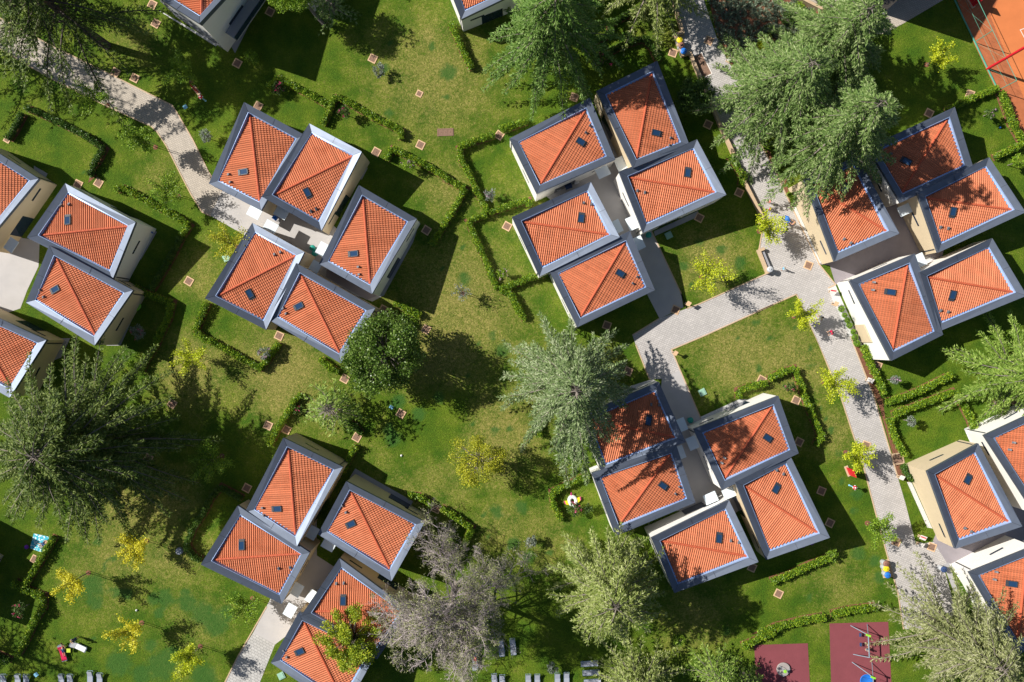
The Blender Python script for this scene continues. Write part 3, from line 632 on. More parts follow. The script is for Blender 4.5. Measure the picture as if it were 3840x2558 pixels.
LM=dict(
 cedar=leafmat('cedar_needles',(.065,.135,.024),(.20,.31,.075),(.38,.46,.20),.6),
 cedarg=leafmat('cedar_needles_green',(.045,.115,.012),(.15,.28,.042),(.28,.40,.11),.6),
 grey=leafmat('grey_cedar_needles',(.07,.125,.038),(.22,.31,.11),(.44,.50,.30),.65),
 light=leafmat('light_needles',(.10,.155,.022),(.32,.39,.09),(.50,.53,.25),.6),
 wispy=leafmat('olive_needles',(.10,.13,.035),(.32,.35,.13),(.50,.50,.30),.7),
 dark=leafmat('dark_needles',(.030,.066,.007),(.115,.18,.022),(.28,.34,.09),.6),
 bright=leafmat('bright_needles',(.07,.15,.014),(.24,.37,.05),(.40,.50,.13),.6),
 oak=leafmat('glossy_leaves',(.035,.085,.008),(.11,.20,.022),(.26,.36,.09),.35),
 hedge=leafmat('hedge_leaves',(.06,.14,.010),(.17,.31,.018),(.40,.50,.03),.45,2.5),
 hedged=leafmat('shaded_hedge_leaves',(.03,.08,.012),(.07,.15,.02),(.14,.24,.03),.45,2.5),  # darker copy of the hedge leaves, shade put into the colour
 yel=leafmat('yellow_green_leaves',(.30,.38,.012),(.50,.58,.02),(.70,.72,.04),.5,1.5),
 yellow=leafmat('golden_leaves',(.45,.42,.012),(.70,.64,.03),(.85,.80,.08),.5,1.5),
 green=leafmat('fresh_green_leaves',(.10,.20,.012),(.20,.34,.02),(.34,.46,.04),.5,1.5),
 olivey=leafmat('ochre_green_leaves',(.20,.24,.014),(.42,.44,.025),(.60,.56,.04),.5,.5),
 oakyg=leafmat('oak_leaves',(.10,.18,.010),(.32,.42,.020),(.55,.56,.04),.5,.5),
 grn=leafmat('shrub_leaves',(.03,.07,.012),(.07,.14,.02),(.15,.23,.05),.5,1.5),
 sage=leafmat('sage_leaves',(.14,.19,.12),(.26,.33,.22),(.42,.48,.36),.7,2),
 silver=leafmat('silver_leaves',(.12,.15,.11),(.24,.28,.22),(.38,.42,.36),.7,1.5),
 pinkf=leafmat('pink_flowers',(.5,.02,.10),(.7,.05,.2),(.8,.2,.4),.6,2),
 mauve=leafmat('mauve_flowers',(.45,.20,.35),(.6,.35,.5),(.7,.5,.6),.6,2),
 ball=leafmat('topiary_leaves',(.09,.21,.012),(.19,.36,.02),(.32,.50,.04),.5,3),
)
def B(t,x,y,z=0): 
    p=W(T(t,x,y),z); return (p.x,p.y,0)
# large trees -------------------------------------------------
conifer('cedar_tree',B('00',945,405),21,11.5,11,'dark cedar with a leaning trunk and drooping arms in the top left corner',LM['dark'],nb=95,droop=.5,tw=1.2,dens=1.2,low=0.25,bark=M['barkd'],trunk_r=.5,lean=(-3.5,2.5),frond=True)  # dark needles carry the crown's own shade in their colour
conifer('cedar_tree',B('20',368,525),20,8.0,12,'dense drooping cedar standing above the topmost middle villas, its trunk showing through',LM['cedarg'],nb=95,droop=0.6,tw=1.25,low=.2,trunk_r=.42,dens=1.5,frond=True,shape=0.6)
conifer('cedar_tree',B('30',425,1340),20,9.4,13,'broad cedar beside the right hand villas, the darker right part of the double crown',LM['cedar'],nb=100,droop=0.5,tw=1.35,low=.14,trunk_r=.45,dens=1.5,frond=True)
conifer('cedar_tree',B('30',10,1000),17.5,9.2,14,'broad light green cedar whose drooping arms cross the paved path at the upper right',LM['cedar'],nb=95,droop=0.5,tw=1.35,low=.14,trunk_r=.42,dens=1.5,frond=True,shape=0.62)
conifer('cedar_tree',B('30',480,560),16,8.6,15,'cedar by the lavender bed, uppermost of the merged crowns at upper right',LM['cedar'],nb=90,droop=.45,tw=1.35,low=.14,dens=1.5,frond=True)
conifer('cedar_tree',B('22',545,330),22,8.2,16,'grey green cedar in the middle of the photo leaning over two villas',LM['grey'],nb=110,droop=0.55,tw=1.15,low=.16,dens=1.5,arms=[(math.pi*1.5,.5,1.75),(math.pi*.5,.9,.8),(math.pi,.4,1.05),(0,.35,.95)],trunk_r=.4,lean=(-.8,-.8),frond=True,shape=0.6)
conifer('tamarisk_tree',B('02',1000,900),16,12.0,17,'huge dark feathery tree filling the left edge below the villas',LM['dark'],nb=180,droop=0.35,tw=1.4,low=.2,shape=.5,up=.25,trunk_r=.5,dens=1.35,frond=True)
conifer('cypress_tree',B('23',830,560),14.5,6.6,18,'pale green feathery tree touching the lower middle villas',LM['light'],nb=130,droop=.3,tw=1.1,low=.14,shape=0.4,up=.2,dens=1.35,frond=True)
conifer('cypress_tree',B('23',1120,1480),9,5.4,19,'light green feathery tree cut by the bottom edge below the pale green one',LM['light'],nb=80,droop=.3,tw=1.4,low=.12,shape=.6,up=.2)
conifer('cypress_tree',B('23',1780,1400),9.5,3.0,20,'narrow bright conifer at the bottom edge left of the small playground mat',LM['bright'],nb=60,droop=.3,tw=1.0,low=.1)
conifer('cypress_tree',B('23',2080,1500),6,1.6,21,'slim small conifer touching the corner of the smaller rubber mat',LM['bright'],nb=36,droop=.3,tw=.7,low=.1)
conifer('tamarisk_tree',B('33',1520,1010),13,8.2,22,'wispy olive grey tree over the path end at the lower right',LM['wispy'],nb=115,droop=.35,tw=1.1,low=.18,shape=0.5,dens=1.2,up=.15,lean=(1.0,-.8),frond=True)
conifer('tamarisk_tree',B('33',2060,1480),11,5.6,23,'pale trunked feathery tree in the lower right corner',LM['bright'],nb=75,droop=.35,tw=1.3,low=.25)
conifer('cedar_tree',B('32',2080,330),14,8.2,24,'feathery light green cedar at the right edge beside the shaded villa wall',LM['bright'],nb=75,droop=0.5,tw=1.3,low=.12,dens=1.5,frond=True)
conifer('cedar_tree',B('20',1230,10),17,7.2,25,'cedar beyond the top edge whose branches reach down over the bins path',LM['light'],nb=80,droop=.55,tw=1.2,low=.14,dens=1.2,frond=True)
conifer('cypress_tree',B('12',700,640,3.4),7.5,2.9,27,'small soft feathery light green tree below the round dark crowned one',LM['bright'],nb=60,droop=.25,tw=1.1,low=.12,shape=.55,dens=.75,up=.3,blade=.34,trunk_r=.13)
conifer('cypress_tree',B('10',690,60,2),8,2.2,28,'blue green conifer at the top edge beside the round pine',LM['cedar'],nb=50,droop=.4,tw=1.0,low=.1,trunk_r=.15)
conifer('cedar_tree',(*W((-110,190))[:2],0),16,7.5,51,'tree just outside the left edge that shades the winding path',LM['cedarg'],nb=60,droop=.4,tw=1.4,low=.25,dens=.7)
conifer('cedar_tree',(*W((-300,2330))[:2],0),16,6.0,52,'tree just outside the left edge that shades the bottom left loungers',LM['cedarg'],nb=60,droop=.4,tw=1.4,low=.25,dens=.7)
# big cedar shading the top-left lawn stands outside the frame above
conifer('cedar_tree',B('10',1000,-560),14,7,29,'tree outside the top edge casting shade on the upper lawn',LM['cedarg'],nb=60,droop=.4,tw=1.4,low=.25,dens=.7)
leafy('evergreen_oak',B('12',1160,160,5.2),9.8,4.4,31,'round dense dark green evergreen tree beside the lowest upper left villa',LM['oak'],n=26000,leaf=.24,clumps=70,trunk_r=.28,flat=.95,spread=.30,hollow=.8)
leafy('honey_locust',B('12',1990,1100,4.6),7.6,3.7,32,'airy ochre and green tree standing alone on the central lawn',LM['olivey'],n=8000,leaf=.16,clumps=52,trunk_r=.16,flat=.8,spread=.24,hollow=.45)
leafy('oak_tree',B('13',870,1270,5.6),8.8,3.9,33,'yellow green oak leaning over the bottom left villa roofs',LM['oakyg'],n=15000,leaf=.19,clumps=60,trunk_r=.2,flat=.8,spread=.19,hollow=.3,off=(-.2,1.0))
leafy('umbrella_pine',B('10',620,215),8.5,3.0,34,'round bright green pine with a bent trunk at the top edge',LM['green'],n=14000,leaf=.16,clumps=44,trunk_r=.18,flat=.7,spread=.3,hollow=.6,off=(-2.4,1.6))
leafy('magnolia_tree',B('20',1650,850,2.5),4.5,2.3,35,'dark glossy leaved small tree between the path wall and the topmost middle villa',LM['grn'],n=3800,leaf=.26,clumps=30,trunk_r=.09,spread=.3)
# leafless tree
def deadtree(base,h,seed,label):
    rs=np.random.default_rng(seed); o=empty('leafless_tree',base); tag(o,label,'tree','large trees')
    tb=MB(); tb.tube([(0,0,0),(-.2,-.5,h*.25),(-.3,-.9,h*.5),(-.4,-1.3,h*.8)],[.42,.36,.26,.08],8); tb.build('trunk',M['bark'],o,True)
    lb=MB(); P=[];D=[]
    def limb(p,d,ln,r,lv):
        pts=[p]; n=6 if lv<2 else 4; c=rs.normal(size=3)*.16; dd=d.copy()
        for i in range(n):
            dd=dd+c*.5+rs.normal(size=3)*.07; dd[2]-=(.13 if lv else .10); dd/=np.linalg.norm(dd); pts.append(pts[-1]+dd*ln/n)
        lb.tube([tuple(q) for q in pts],[max(.008,r*(1-.85*i/n)) for i in range(n+1)],3,False)
        if lv<3:
            nk=(13,9,6)[lv]
            for k in range(nk):
                t=rs.uniform(.25,1); i=min(int(t*n),n-1); q=pts[i]+(pts[i+1]-pts[i])*(t*n-i)
                ax=(pts[i+1]-pts[i]); ax/=np.linalg.norm(ax); s=rs.normal(size=3); s[2]*=.5; s-=ax*(s@ax); s/=np.linalg.norm(s)
                nd=ax*.75+s*.75; nd/=np.linalg.norm(nd); limb(q,nd,ln*rs.uniform(.28,.5)*(1.1-t*.4),r*.42,lv+1)
        if lv>=2 and rs.random()<.07: P.append(pts[-1]); P.append(pts[-2])
    for k in range(46):
        t=rs.random(); z=h*(.22+.58*t); az=k*2.4+rs.normal()*.2; el=.25+.75*t
        d=np.array([math.cos(az)*math.cos(el),math.sin(az)*math.cos(el),math.sin(el)]); limb(np.array([-.35*t,-1.1*t,z]),d,(8.8-3.4*t)*rs.uniform(.7,1.12),.10,0)
    lb.build('branches',M['paletwig'],o)
    P=np.repeat(np.array(P),5,0); P=P+rs.normal(size=P.shape)*.18; n=len(P); D=rdir(n,rs); N=unit(np.cross(D,rdir(n,rs,.6))); cards('sparse_leaves',P,D,N,.24,.07,LM['wispy'],o)
deadtree(B('13',1790,700),14,41,'big leafless grey tree with tangled twigs at the bottom middle')
print('big trees done')
# young trees -------------------------------------------------
YT=[('30',1495,572,'yel','bright yellow green young tree on the lawn left of the tennis court'),
('21',2230,560,'yel','yellow green young tree at the path corner opposite the man with the stroller'),
('21',1720,965,'yel','yellow green young tree on the square lawn beside the connecting path'),
('31',322,1312,'yel','yellow green young tree beside the person in white on the path'),
('32',580,405,'yel','yellow green young tree at the path edge across from the small hedged garden'),
('32',780,1028,'yel','yellow green young tree at the path edge above the red sign'),
('33',970,165,'green','greenish young tree at the path edge above the lower bins'),
('00',1372,1300,'green','fresh green young tree on the left edge of the winding path'),
('01',1578,252,'green','pale green young tree beside the hedge and the lit concrete entrance'),
('01',2090,690,'olivey','ochre green young tree left of the lower left villa of the upper left group'),
('02',1768,188,'yel','yellow green young tree on the dry lawn above the big dark tree shade'),
('03',1293,322,'yellow','golden young tree whose shadow falls on a pale stump like cover'),
('03',780,603,'yellow','golden young tree nearest the hedge in the lower left lawn'),
('03',1252,1045,'yellow','golden young tree in the middle of the lower left lawn'),
('03',1768,1252,'yel','yellow green young tree at the bottom edge by the lower path'),
('03',2230,830,'green','green young tree between the lower left villa and the lower path'),
('00',950,930,'green','shaded young tree between the winding path and the hedged garden'),
('00',1690,715,'green','young tree in dappled shade above the winding path'),
('02',1960,1060,'green','shaded young tree in the shadow of the huge dark tree'),
('11',1850,1110,'silver','sparse young tree with bare earth ring on the central lawn')]
for i,(t,x,y,c,lab) in enumerate(YT):
    sc=.62 if c=='silver' else 1
    young(B(t,x,y),(5.3 if c!='olivey' else 4.2)*sc*(.9+.2*((i*7)%5)/4),(.88+.24*((i*3)%7)/6)*(1.8 if c!='olivey' else 1.9)*sc,100+i,lab,LM[c],n=int(2400*(.8+.4*((i*37)%10)/10)) if sc==1 else 260,nb=8+(i*5)%6)
# shrubs and small flowering trees
SH=[('10',825,1020,2.0,.75,'grn','pinkf','small tree with crimson flowers in the hedge corner of the upper left garden'),
('10',1390,1480,2.0,.8,'green','mauve','small tree with mauve flower tips by the hedge right of the upper left villas'),
('10',240,790,1.4,.9,'grn','pinkf','dark bush with crimson flowers at the upper end of the long hedge'),
('11',2090,255,1.8,.7,'silver','mauve','small grey leaved tree in the first hedged garden left of the upper middle villas'),
('11',2195,940,1.8,.6,'green','mauve','small green tree in the second hedged garden left of the upper middle villas'),
('12',130,150,1.9,.75,'silver','mauve','small tree with mauve flowers in the hedged garden below the upper left villas'),
('32',245,440,2.2,.75,'grn','pinkf','leaning small tree with crimson flowers right of the lower middle villas'),
('32',1150,385,2.2,.55,'silver','mauve','leaning small tree in the hedged strip below the white walled villa'),
('32',1290,740,2.2,.6,'silver',None,'leaning small tree in the square hedged lawn on the right'),
('30',1995,1025,2.2,.7,'grn','mauve','leaning small tree in the hedged garden beside the tennis court'),
('30',2210,1460,2.4,.8,'green',None,'leaning staked small tree at the right edge below the tennis court'),
('22',600,1500,2.0,.9,'grn','pinkf','crimson flowered tree beside the white unicorn float'),
('23',700,20,1.6,.6,'grn',None,'small spiky shrub left of the half shaded lower middle villa'),
('13',1745,330,2.2,.8,'green','mauve','small palm like tree behind the leafless grey tree'),
('03',260,880,2.6,.9,'grn','pinkf','leaning crimson flowered small tree in the lower left garden corner'),
('01',1270,1450,2.4,.9,'silver','pinkf','spiky grey green shrub in the dark shade right of the left villas'),
('10',1130,650,1.7,.8,'silver',None,'silvery round shrub on the upper lawn in dappled shade'),
('00',1860,1230,2.0,.85,'silver',None,'silvery shrub left of the uppermost upper left villa'),
('23',215,300,1.9,.75,'silver',None,'silvery shrub standing alone left of the pale green feathery tree'),
('23',400,1400,1.8,.7,'silver',None,'silvery shrub among the loungers at the bottom'),
('33',620,430,1.7,.8,'green',None,'bushy shrub at the end of the hedge below the lower middle villas'),
('00',2250,530,1.8,.9,'green',None,'green bush at the drain cover below the tall villa'),
('20',850,560,1.8,1.2,'grn','pinkf','leafy bush with red flower buds in the hedged garden above the topmost middle villa'),
('31',385,30,1.2,.6,'sage',None,'grey green shrub at the corner of the leftmost right hand villa'),
('31',300,260,1.3,.75,'green',None,'green climber shrub in the bed beside the beige wall'),
('12',1350,1290,1.4,.9,'yel',None,'low yellow green bush right of the round dark crowned tree') if False else ('11',1390,1350,1.6,1.3,'green',None,'yellow green bush above the round dark crowned tree'),
('12',410,650,1.0,.6,'grn','pinkf','crimson flowered bush inside the hedge above the lower left group'),
('23',1520,1190,.8,.7,'green',None,'bright green low plant on the shaded lawn below the lower middle villas'),
('02',1170,250,.8,.45,'green',None,'small bright bush in shade left of the hedge end near the dark tree'),
('20',1180,140,1.6,1.3,'light',None,'light green shrub under the top edge cedar branches'),
('31',2250,1440,.0,0,'green',None,'')]
for i,(t,x,y,h,r,c,fl,lab) in enumerate(SH):
    if r==0: continue
    leafy('flowering_tree' if fl else 'shrub',B(t,x,y),h,r,200+i,lab,LM[c],n=int(520*r*r+260),leaf=.17,clumps=16,trunk_r=.04,flat=.7,spread=.38,group='shrubs and small garden trees',cat='tree' if fl else 'shrub',flowers=(LM[fl],9) if fl else None)
# hedges ------------------------------------------------------
HG=[('10 150,790 230,700 460,820 660,930','with red flowers, from the shaded corner along the upper left garden','hedge'),
('10 620,1110 690,950 740,860 820,900 1100,1060 1310,1160 1310,1240','wrapping the upper left garden, ending at the dark gap on the lawn','hedge'),
('10 1180,1420 1230,1320 1400,1400 1550,1480 1700,1568 / 11 1700,100 1870,190 1800,330 1690,500 1580,690','enclosing the lawn right of the upper left villas','hedge'),
('10 2354,1100 2200,1160','short piece ending at the drain cover by the uppermost middle villa','hedge'),
('10 2130,1200 1960,1250 1820,1310 1840,1420 1920,1568 / 11 1960,180 2070,400','around the first garden left of the upper middle villas','hedge'),
('11 2080,400 2354,310 / 21 190,290 200,350','dividing the first and second gardens of the upper middle villas','hedge'),
('11 2060,410 1900,475 1960,620 2060,840 2150,1070','wavy one along the second garden of the upper middle villas','hedge'),
('11 2170,1070 2354,1010 / 21 180,980 350,940','dividing the second and third gardens of the upper middle villas','hedge'),
('11 2180,1085 2270,1110 2354,1280 / 21 80,1200 160,1340','running down from the third garden to the grey green cedar','hedge'),
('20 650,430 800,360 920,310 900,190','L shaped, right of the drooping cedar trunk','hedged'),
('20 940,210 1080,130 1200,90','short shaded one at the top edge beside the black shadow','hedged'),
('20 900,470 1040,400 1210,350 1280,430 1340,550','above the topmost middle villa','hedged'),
('10 1745,220 1800,340 1860,480 1930,620','below the villa corner at the top edge','hedge'),
('20 -60,1150 180,1080','stub touching the left corner of the uppermost middle villa','hedge'),
('30 1650,980 1850,890 2100,790','above the shaded topmost right villa','hedge'),
('30 2130,820 2180,960 2230,1100 2330,1270','thick one along the tennis court margin','hedge'),
('30 2070,1395 2354,1270','below the tennis court garden at the right edge','hedge'),
('20 1960,1380 2080,1568 / 21 2060,160','along the beige path wall right of the upper middle villas','hedge'),
('32 920,80 970,220 1030,340 1100,510','along the path beside the white walled villa','hedge'),
('32 1110,585 1300,530 1500,440 1700,340','slanting one below the small leaning tree strip','hedge'),
('32 1150,720 1180,850 1230,960 1290,1050','left side of the square garden on the right','hedge'),
('32 1180,690 1400,610 1720,490 1790,590 1870,740 1890,810','top and right side of the square garden on the right','hedge'),
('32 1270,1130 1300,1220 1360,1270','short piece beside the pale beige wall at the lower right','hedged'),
('32 90,380 200,320 320,285 370,430 430,600 500,760 550,880 500,970','curving round the rightmost lower middle villa','hedge'),
('22 2040,550 2040,480 2150,440 2280,415','short corner one above the lower middle villas','hedge'),
('33 110,670 250,620 400,550 560,480 650,450','below the sunlit rightmost lower middle villa','hedge'),
('23 2070,1240 2354,1100 / 33 0,1130 150,1070 400,1010 580,980','left part of the one above the playground','hedge'),
('33 640,960 800,920 1040,890','right part of the one above the larger rubber mat','hedge'),
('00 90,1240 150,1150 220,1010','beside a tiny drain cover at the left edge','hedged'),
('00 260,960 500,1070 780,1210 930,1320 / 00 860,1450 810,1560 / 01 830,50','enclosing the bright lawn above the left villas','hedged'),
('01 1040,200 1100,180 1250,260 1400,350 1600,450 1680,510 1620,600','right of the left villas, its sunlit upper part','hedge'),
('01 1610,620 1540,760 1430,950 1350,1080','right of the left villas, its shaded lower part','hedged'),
('01 1200,1060 1350,1130 1530,1190 1500,1330 1420,1480 1390,1560 / 02 1290,230 1260,310','bending round the dark garden with the spiky shrub','hedge'),
('01 1840,1190 1780,1330 1740,1440 1850,1530 / 02 1860,40 2000,110 2150,200 2330,290','below the lower left villa of the upper left group','hedge'),
('12 60,290 130,220 190,130 240,60','short one closing the garden below the upper left villas','hedge'),
('12 600,200 680,270 760,320','short piece left of the round dark crowned tree','hedge'),
('12 440,510 380,560 300,700 220,820 150,960','above the topmost villa of the lower left group','hedge'),
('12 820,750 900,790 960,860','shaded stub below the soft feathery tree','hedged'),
('12 920,960 860,1060 790,1200','between the two topmost villas of the lower left group','hedge'),
('12 1370,1400 1470,1410 1590,1490','short one left of the drain cover above the leafless tree','hedge'),
('13 1660,20 1800,110 1930,200 1880,310 1800,450 1740,540','hooked one reaching into the leafless tree','hedge'),
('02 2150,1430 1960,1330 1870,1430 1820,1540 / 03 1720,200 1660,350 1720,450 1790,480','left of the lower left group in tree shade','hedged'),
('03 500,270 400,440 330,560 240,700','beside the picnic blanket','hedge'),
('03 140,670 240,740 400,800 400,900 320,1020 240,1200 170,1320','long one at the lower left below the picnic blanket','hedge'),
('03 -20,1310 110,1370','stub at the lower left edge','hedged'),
('22 720,1220 550,1300 400,1370 410,1470 460,1568 / 23 480,130','around the garden with the white unicorn float','hedge'),
('22 300,700 260,760 290,880','short one at the left arm of the grey green cedar','hedge'),
('11 1250,1190 1380,1250 1480,1310','below the detached villa of the upper left group','hedge')]
def hedge(s,lab,lm,seed):
    pts=[W(p) for p in L(s)]; rs=np.random.default_rng(seed); o=pts[0].copy(); P=[]; Dn=[]
    wd=.40 if lm=='hedge' else .36; hh=1.0
    cb=MB(); tot=0
    for a,b in zip(pts,pts[1:]):
        ln=(b-a).length; tot+=ln; n=int(ln*480); t=rs.random(n)[:,None]; d=(b-a)/ln; nn=np.array([-d.y,d.x,0])
        q=np.array(a-o)+t*np.array(b-a)
        ph=rs.uniform(0,6.28); wob=1+.10*np.sin(t[:,0]*ln*2.1+ph)+.08*np.sin(t[:,0]*ln*5.3)
        ang=rs.uniform(0,math.pi,n); r=rs.random(n)**.35
        q=q+nn*(np.cos(ang)*r*wd*wob)[:,None]; q[:,2]=.05+np.sin(ang)**.6*r*hh*wob*rs.uniform(.85,1.1,n); P.append(q)
        m_=max(2,int(ln/.5)+1); cl=[a-o+(b-a)*k/(m_-1) for k in range(m_)]
        cb.tube([(p.x,p.y,.34) for p in cl],[.2+.03*math.sin(k*1.7) for k in range(m_)],6)
    P=np.concatenate(P); n=len(P); D=rdir(n,rs,.25); N=unit(np.cross(D,rdir(n,rs,1,.6)))
    e=empty('hedge',o); tag(e,'green hedge '+lab,'hedge','garden hedges')
    cards('foliage',P,D,N,rs.uniform(.7,1.3,n)*.17,rs.uniform(.5,.8,n)*.17,LM[lm],e); cb.build('stems',LM['grn'],e)
SB=MB()
for i,(s,lab,lm) in enumerate(HG):
    hedge(s,lab,lm,300+i); ribbon(SB,L(s),.85,-.03,.003+.0001*i)
tag(SB.build('soil_strip',M['soil']),kind='structure')
# lavender mounds on the planting bed
rs=np.random.default_rng(5); n=150; D=rdir(n,rs,.45); D[:,2]=np.abs(D[:,2]); P=D*rs.uniform(.05,.3,(n,1))*np.array([1,1,.8]); N=unit(np.cross(D,rdir(n,rs)))
lav=cards('lavender_mound',P,D,N,.2,.07,LM['sage']); LAV=lav.data; bpy.data.objects.remove(lav)
bedp=[W(p) for p in L('20 1780,-60 1880,320 1980,540 2080,680 2180,715 / 30 -60,700 100,500 500,290 720,220 400,50 340,-60')]
def inside(p,poly):
    c=False; n=len(poly)
    for i in range(n):
        a,b=poly[i],poly[(i+1)%n]
        if (a.y>p.y)!=(b.y>p.y) and p.x<(b.x-a.x)*(p.y-a.y)/(b.y-a.y)+a.x: c=not c
    return c
pl=[]; k=0
while len(pl)<150 and k<20000:
    k+=1; p=Vector((random.uniform(20,46),random.uniform(18,42),0))
    if inside(p,bedp) and all((p-q).length>.62 for q in pl): pl.append(p)
for p in pl:
    s=random.uniform(.9,1.6); o=link('lavender_mound',LAV,None,p,(0,0,random.uniform(0,6))); o.scale=(s,s,s); tag(o,'rounded grey green lavender mound on the red soil bed','plant','lavender mounds on the red soil bed')
for i,(t,x,y,r) in enumerate((('30',60,400,1.0),('20',2260,420,.9),('30',330,100,1.3),('30',250,190,.9))):
    leafy('shrub',B(t,x,y),1.3,r,260+i,'%s green shrub among the lavender mounds, %s'%(('yellow','yellow','bright','dark')[i],('right of the path bend','left of the path bend','near the top railing','below the bright one')[i]),LM[('yel','yel','green','grn')[i]],n=900,leaf=.16,clumps=18,trunk_r=.04,group='shrubs in the red soil bed',cat='shrub')
# topiary balls
for i,(t,x,y,r) in enumerate((('31',730,1246,.40),('31',760,1301,.32),('31',783,1345,.36),('31',801,1391,.38),('31',835,1446,.32),('31',848,1495,.42),('31',862,1545,.40),('32',866,65,.42))):
    r*=.82; b=B(t,x,y); rs=np.random.default_rng(400+i); n=420; D=rdir(n,rs,.15); P=D*r*rs.uniform(.75,1,(n,1)); P[:,2]+=r+.1; N=unit(np.cross(D,rdir(n,rs)))
    o=empty('topiary_ball',b); tag(o,'clipped green ball beside the white villa, %s from the top of the row'%('first','second','third','fourth','fifth','sixth','seventh','eighth')[i] ,'shrub','row of topiary balls')
    cards('foliage',P,unit(D*.5+rdir(n,rs)),N,.13,.09,LM['ball'],o); MB().lathe((0,0,.1),[(r*.3,0),(r*.8,r*.45),(r*.86,r),(r*.75,r*1.5),(r*.2,r*1.85)],12).build('stems',M['barkd'],o)
    MB().tube([(0,0,0),(0,0,.3)],.04,6).build('stem',M['bark'],o)
print('plants done')
# ---------------------------------------------------------------- small built things
def cover(p,s,rot,lab,lid='coverlid',fr='coverframe',n=1,name='drain_cover'):
    b=W(p); o=empty(name,b,rot); tag(o,lab,'drain cover','square drain covers in the grounds')
    f=MB(); w_=s*n*.72 if n>1 else s; 
    for x,y,dx,dy in ((0,-s/2+.06,w_,.12),(0,s/2-.06,w_,.12),(-w_/2+.06,0,.12,s-.24),(w_/2-.06,0,.12,s-.24)): f.box((x,y,0),(dx,dy,.06))
    f.build('frame',M[fr],o)
    for k in range(n):
        l=MB(); ww=(w_-.24)/n; cx=-(w_-.24)/2+ww*(k+.5); l.box((cx,0,0),(ww-.02,s-.24,.04)); l.lathe((cx,0,.04),[(.09,0),(.07,.02)],10); l.build('lid',M[lid],o)
CV=[('00',1345,40,'at the top edge beside the tall villa wall'),('00',1375,208,'in dappled shade left of the tall villa'),('00',2095,560,'by the bush below the tall villa'),('00',1190,690,'on the grass just above the winding path'),
('00',1020,640,'hidden in shade at the top border of the winding path'),('00',2280,938,'at the top corner of the uppermost upper left villa'),('00',65,1232,'half size, beside the hedge at the left edge'),
('10',148,105,'in black shade left of the round pine'),('10',1055,518,'in tree shade beside the silvery round shrub'),('10',1465,828,'small, alone on the upper central lawn'),('10',1475,1280,'below the triple cover on the upper lawn'),
('10',1085,1342,'right of the second upper left villa corner'),('10',2170,1195,'at the hedge end by the uppermost middle villa'),('20',1467,467,'on grass left of the recycling bins wall'),('20',1785,360,'in the paving across from the recycling bins'),
('20',597,860,'under cedar tips above the uppermost middle villa'),('20',1777,1100,'in shade beside the topmost middle villa'),('30',1877,833,'on the lawn by the tennis court hedge'),('30',1515,1000,'at the upper edge of the shaded topmost right villa'),
('01',870,133,'below the hedge end above the left villas'),('01',690,145,'in shade touching the top corner of a left villa'),('01',1668,1000,'on the dry grass between left and upper left groups'),('11',1528,550,'in shade right of the detached upper left villa'),
('11',2240,515,'in the second garden of the upper middle villas'),('11',1150,1250,'in shade right of the lowest upper left villa'),('11',1525,1425,'in tree shade right of the round evergreen'),('11',228,1482,'below the leftmost villa of the upper left group'),
('21',2052,218,'in shade beside the path wall near the two children'),('21',1490,1252,'at the corner where the shaded courtyard meets the connecting path'),('21',885,1390,'in shade right of the lowest upper middle villa'),('21',1700,440,'reddish, in shade below the rightmost upper middle villa'),
('31',450,860,'in the paving at the main path crossing'),('02',1520,598,'in the shade of the huge dark tree, upper one'),('02',1310,1080,'sunlit, in the shade of the huge dark tree, lower one'),('02',2180,1342,'in shade left of the topmost lower left villa'),
('12',808,378,'touching the round evergreen crown on its lower left'),('12',130,790,'left of the hedge above the lower left group'),('12',293,828,'right of the hedge above the lower left group'),('12',1303,685,'alone on the central lawn right of the soft feathery tree'),
('12',913,895,'between the soft feathery tree and the lower left group'),('12',1615,1525,'inside the hedge above the leafless tree'),('22',1073,312,'right of the grey green cedar near the path'),('22',2250,388,'at the hedge corner above the lower middle villas'),
('32',342,568,'inside the curved hedge below the crimson tree'),('32',368,935,'in shade at the right corner of a lower middle villa'),('32',565,1368,'in shade right of the rightmost lower middle villa'),('32',960,965,'in the paving above the lower yellow green tree'),
('32',1060,262,'at the hedge below the white villa'),('32',2092,607,'left of two on the lawn above the lower right villas'),('32',2265,573,'right of two on the lawn above the lower right villas'),('03',310,485,'yellowish, below the picnic blanket'),
('33',1228,330,'in the paving below the lowest path tree'),('33',1540,375,'in the paving at the lower right villa entrance'),('33',187,787,'in tree shade above the playground hedge'),('33',640,162,'in shade right of the lower middle villa corner'),('23',2165,555,'half hidden below the lowest lower middle villa')]
for t,x,y,lab in CV:
    sz=.95 if 'small' not in lab and 'half size' not in lab else .75
    cover(T(t,x,y),sz,R(-28 if (t[0] in '01') else -24+90)+random.uniform(-.08,.08),'square drain cover '+lab)
cover(T('10',1695,1168),.88,R(2),'wide triple drain cover on the upper central lawn',n=3,fr='coverlid')
cover(T('20',1725,578),1.35,R(-64),'large triple drain cover in the paving beside the recycling bins wall',n=3,fr='line')
cover(T('32',1240,1083),1.35,R(10),'wide sandstone framed drain cover at the end of the square garden hedge',fr='edging')
for t,x,y,lab in (('01',2000,795,'beside the left villa of the upper left group'),('13',248,1510,'at the bottom edge near the lower path'),('21',1430,595,'in shade on the square lawn of the upper middle group'),('22',1727,497,'in tree shade above the lower middle group')):
    b=MB(); b.prism([(-.42,-.36),(.36,-.42),(.42,.36),(-.36,.42)],0,.12); b.prism([(-.3,-.26),(.26,-.3),(.3,.26),(-.26,.3)],.12,.16)
    tag(b.build('utility_lid',M['greenlid'],None,loc=W(T(t,x,y)),rot=(0,0,R(30))),'pale green plastic utility lid '+lab,'utility cover','green utility lids')
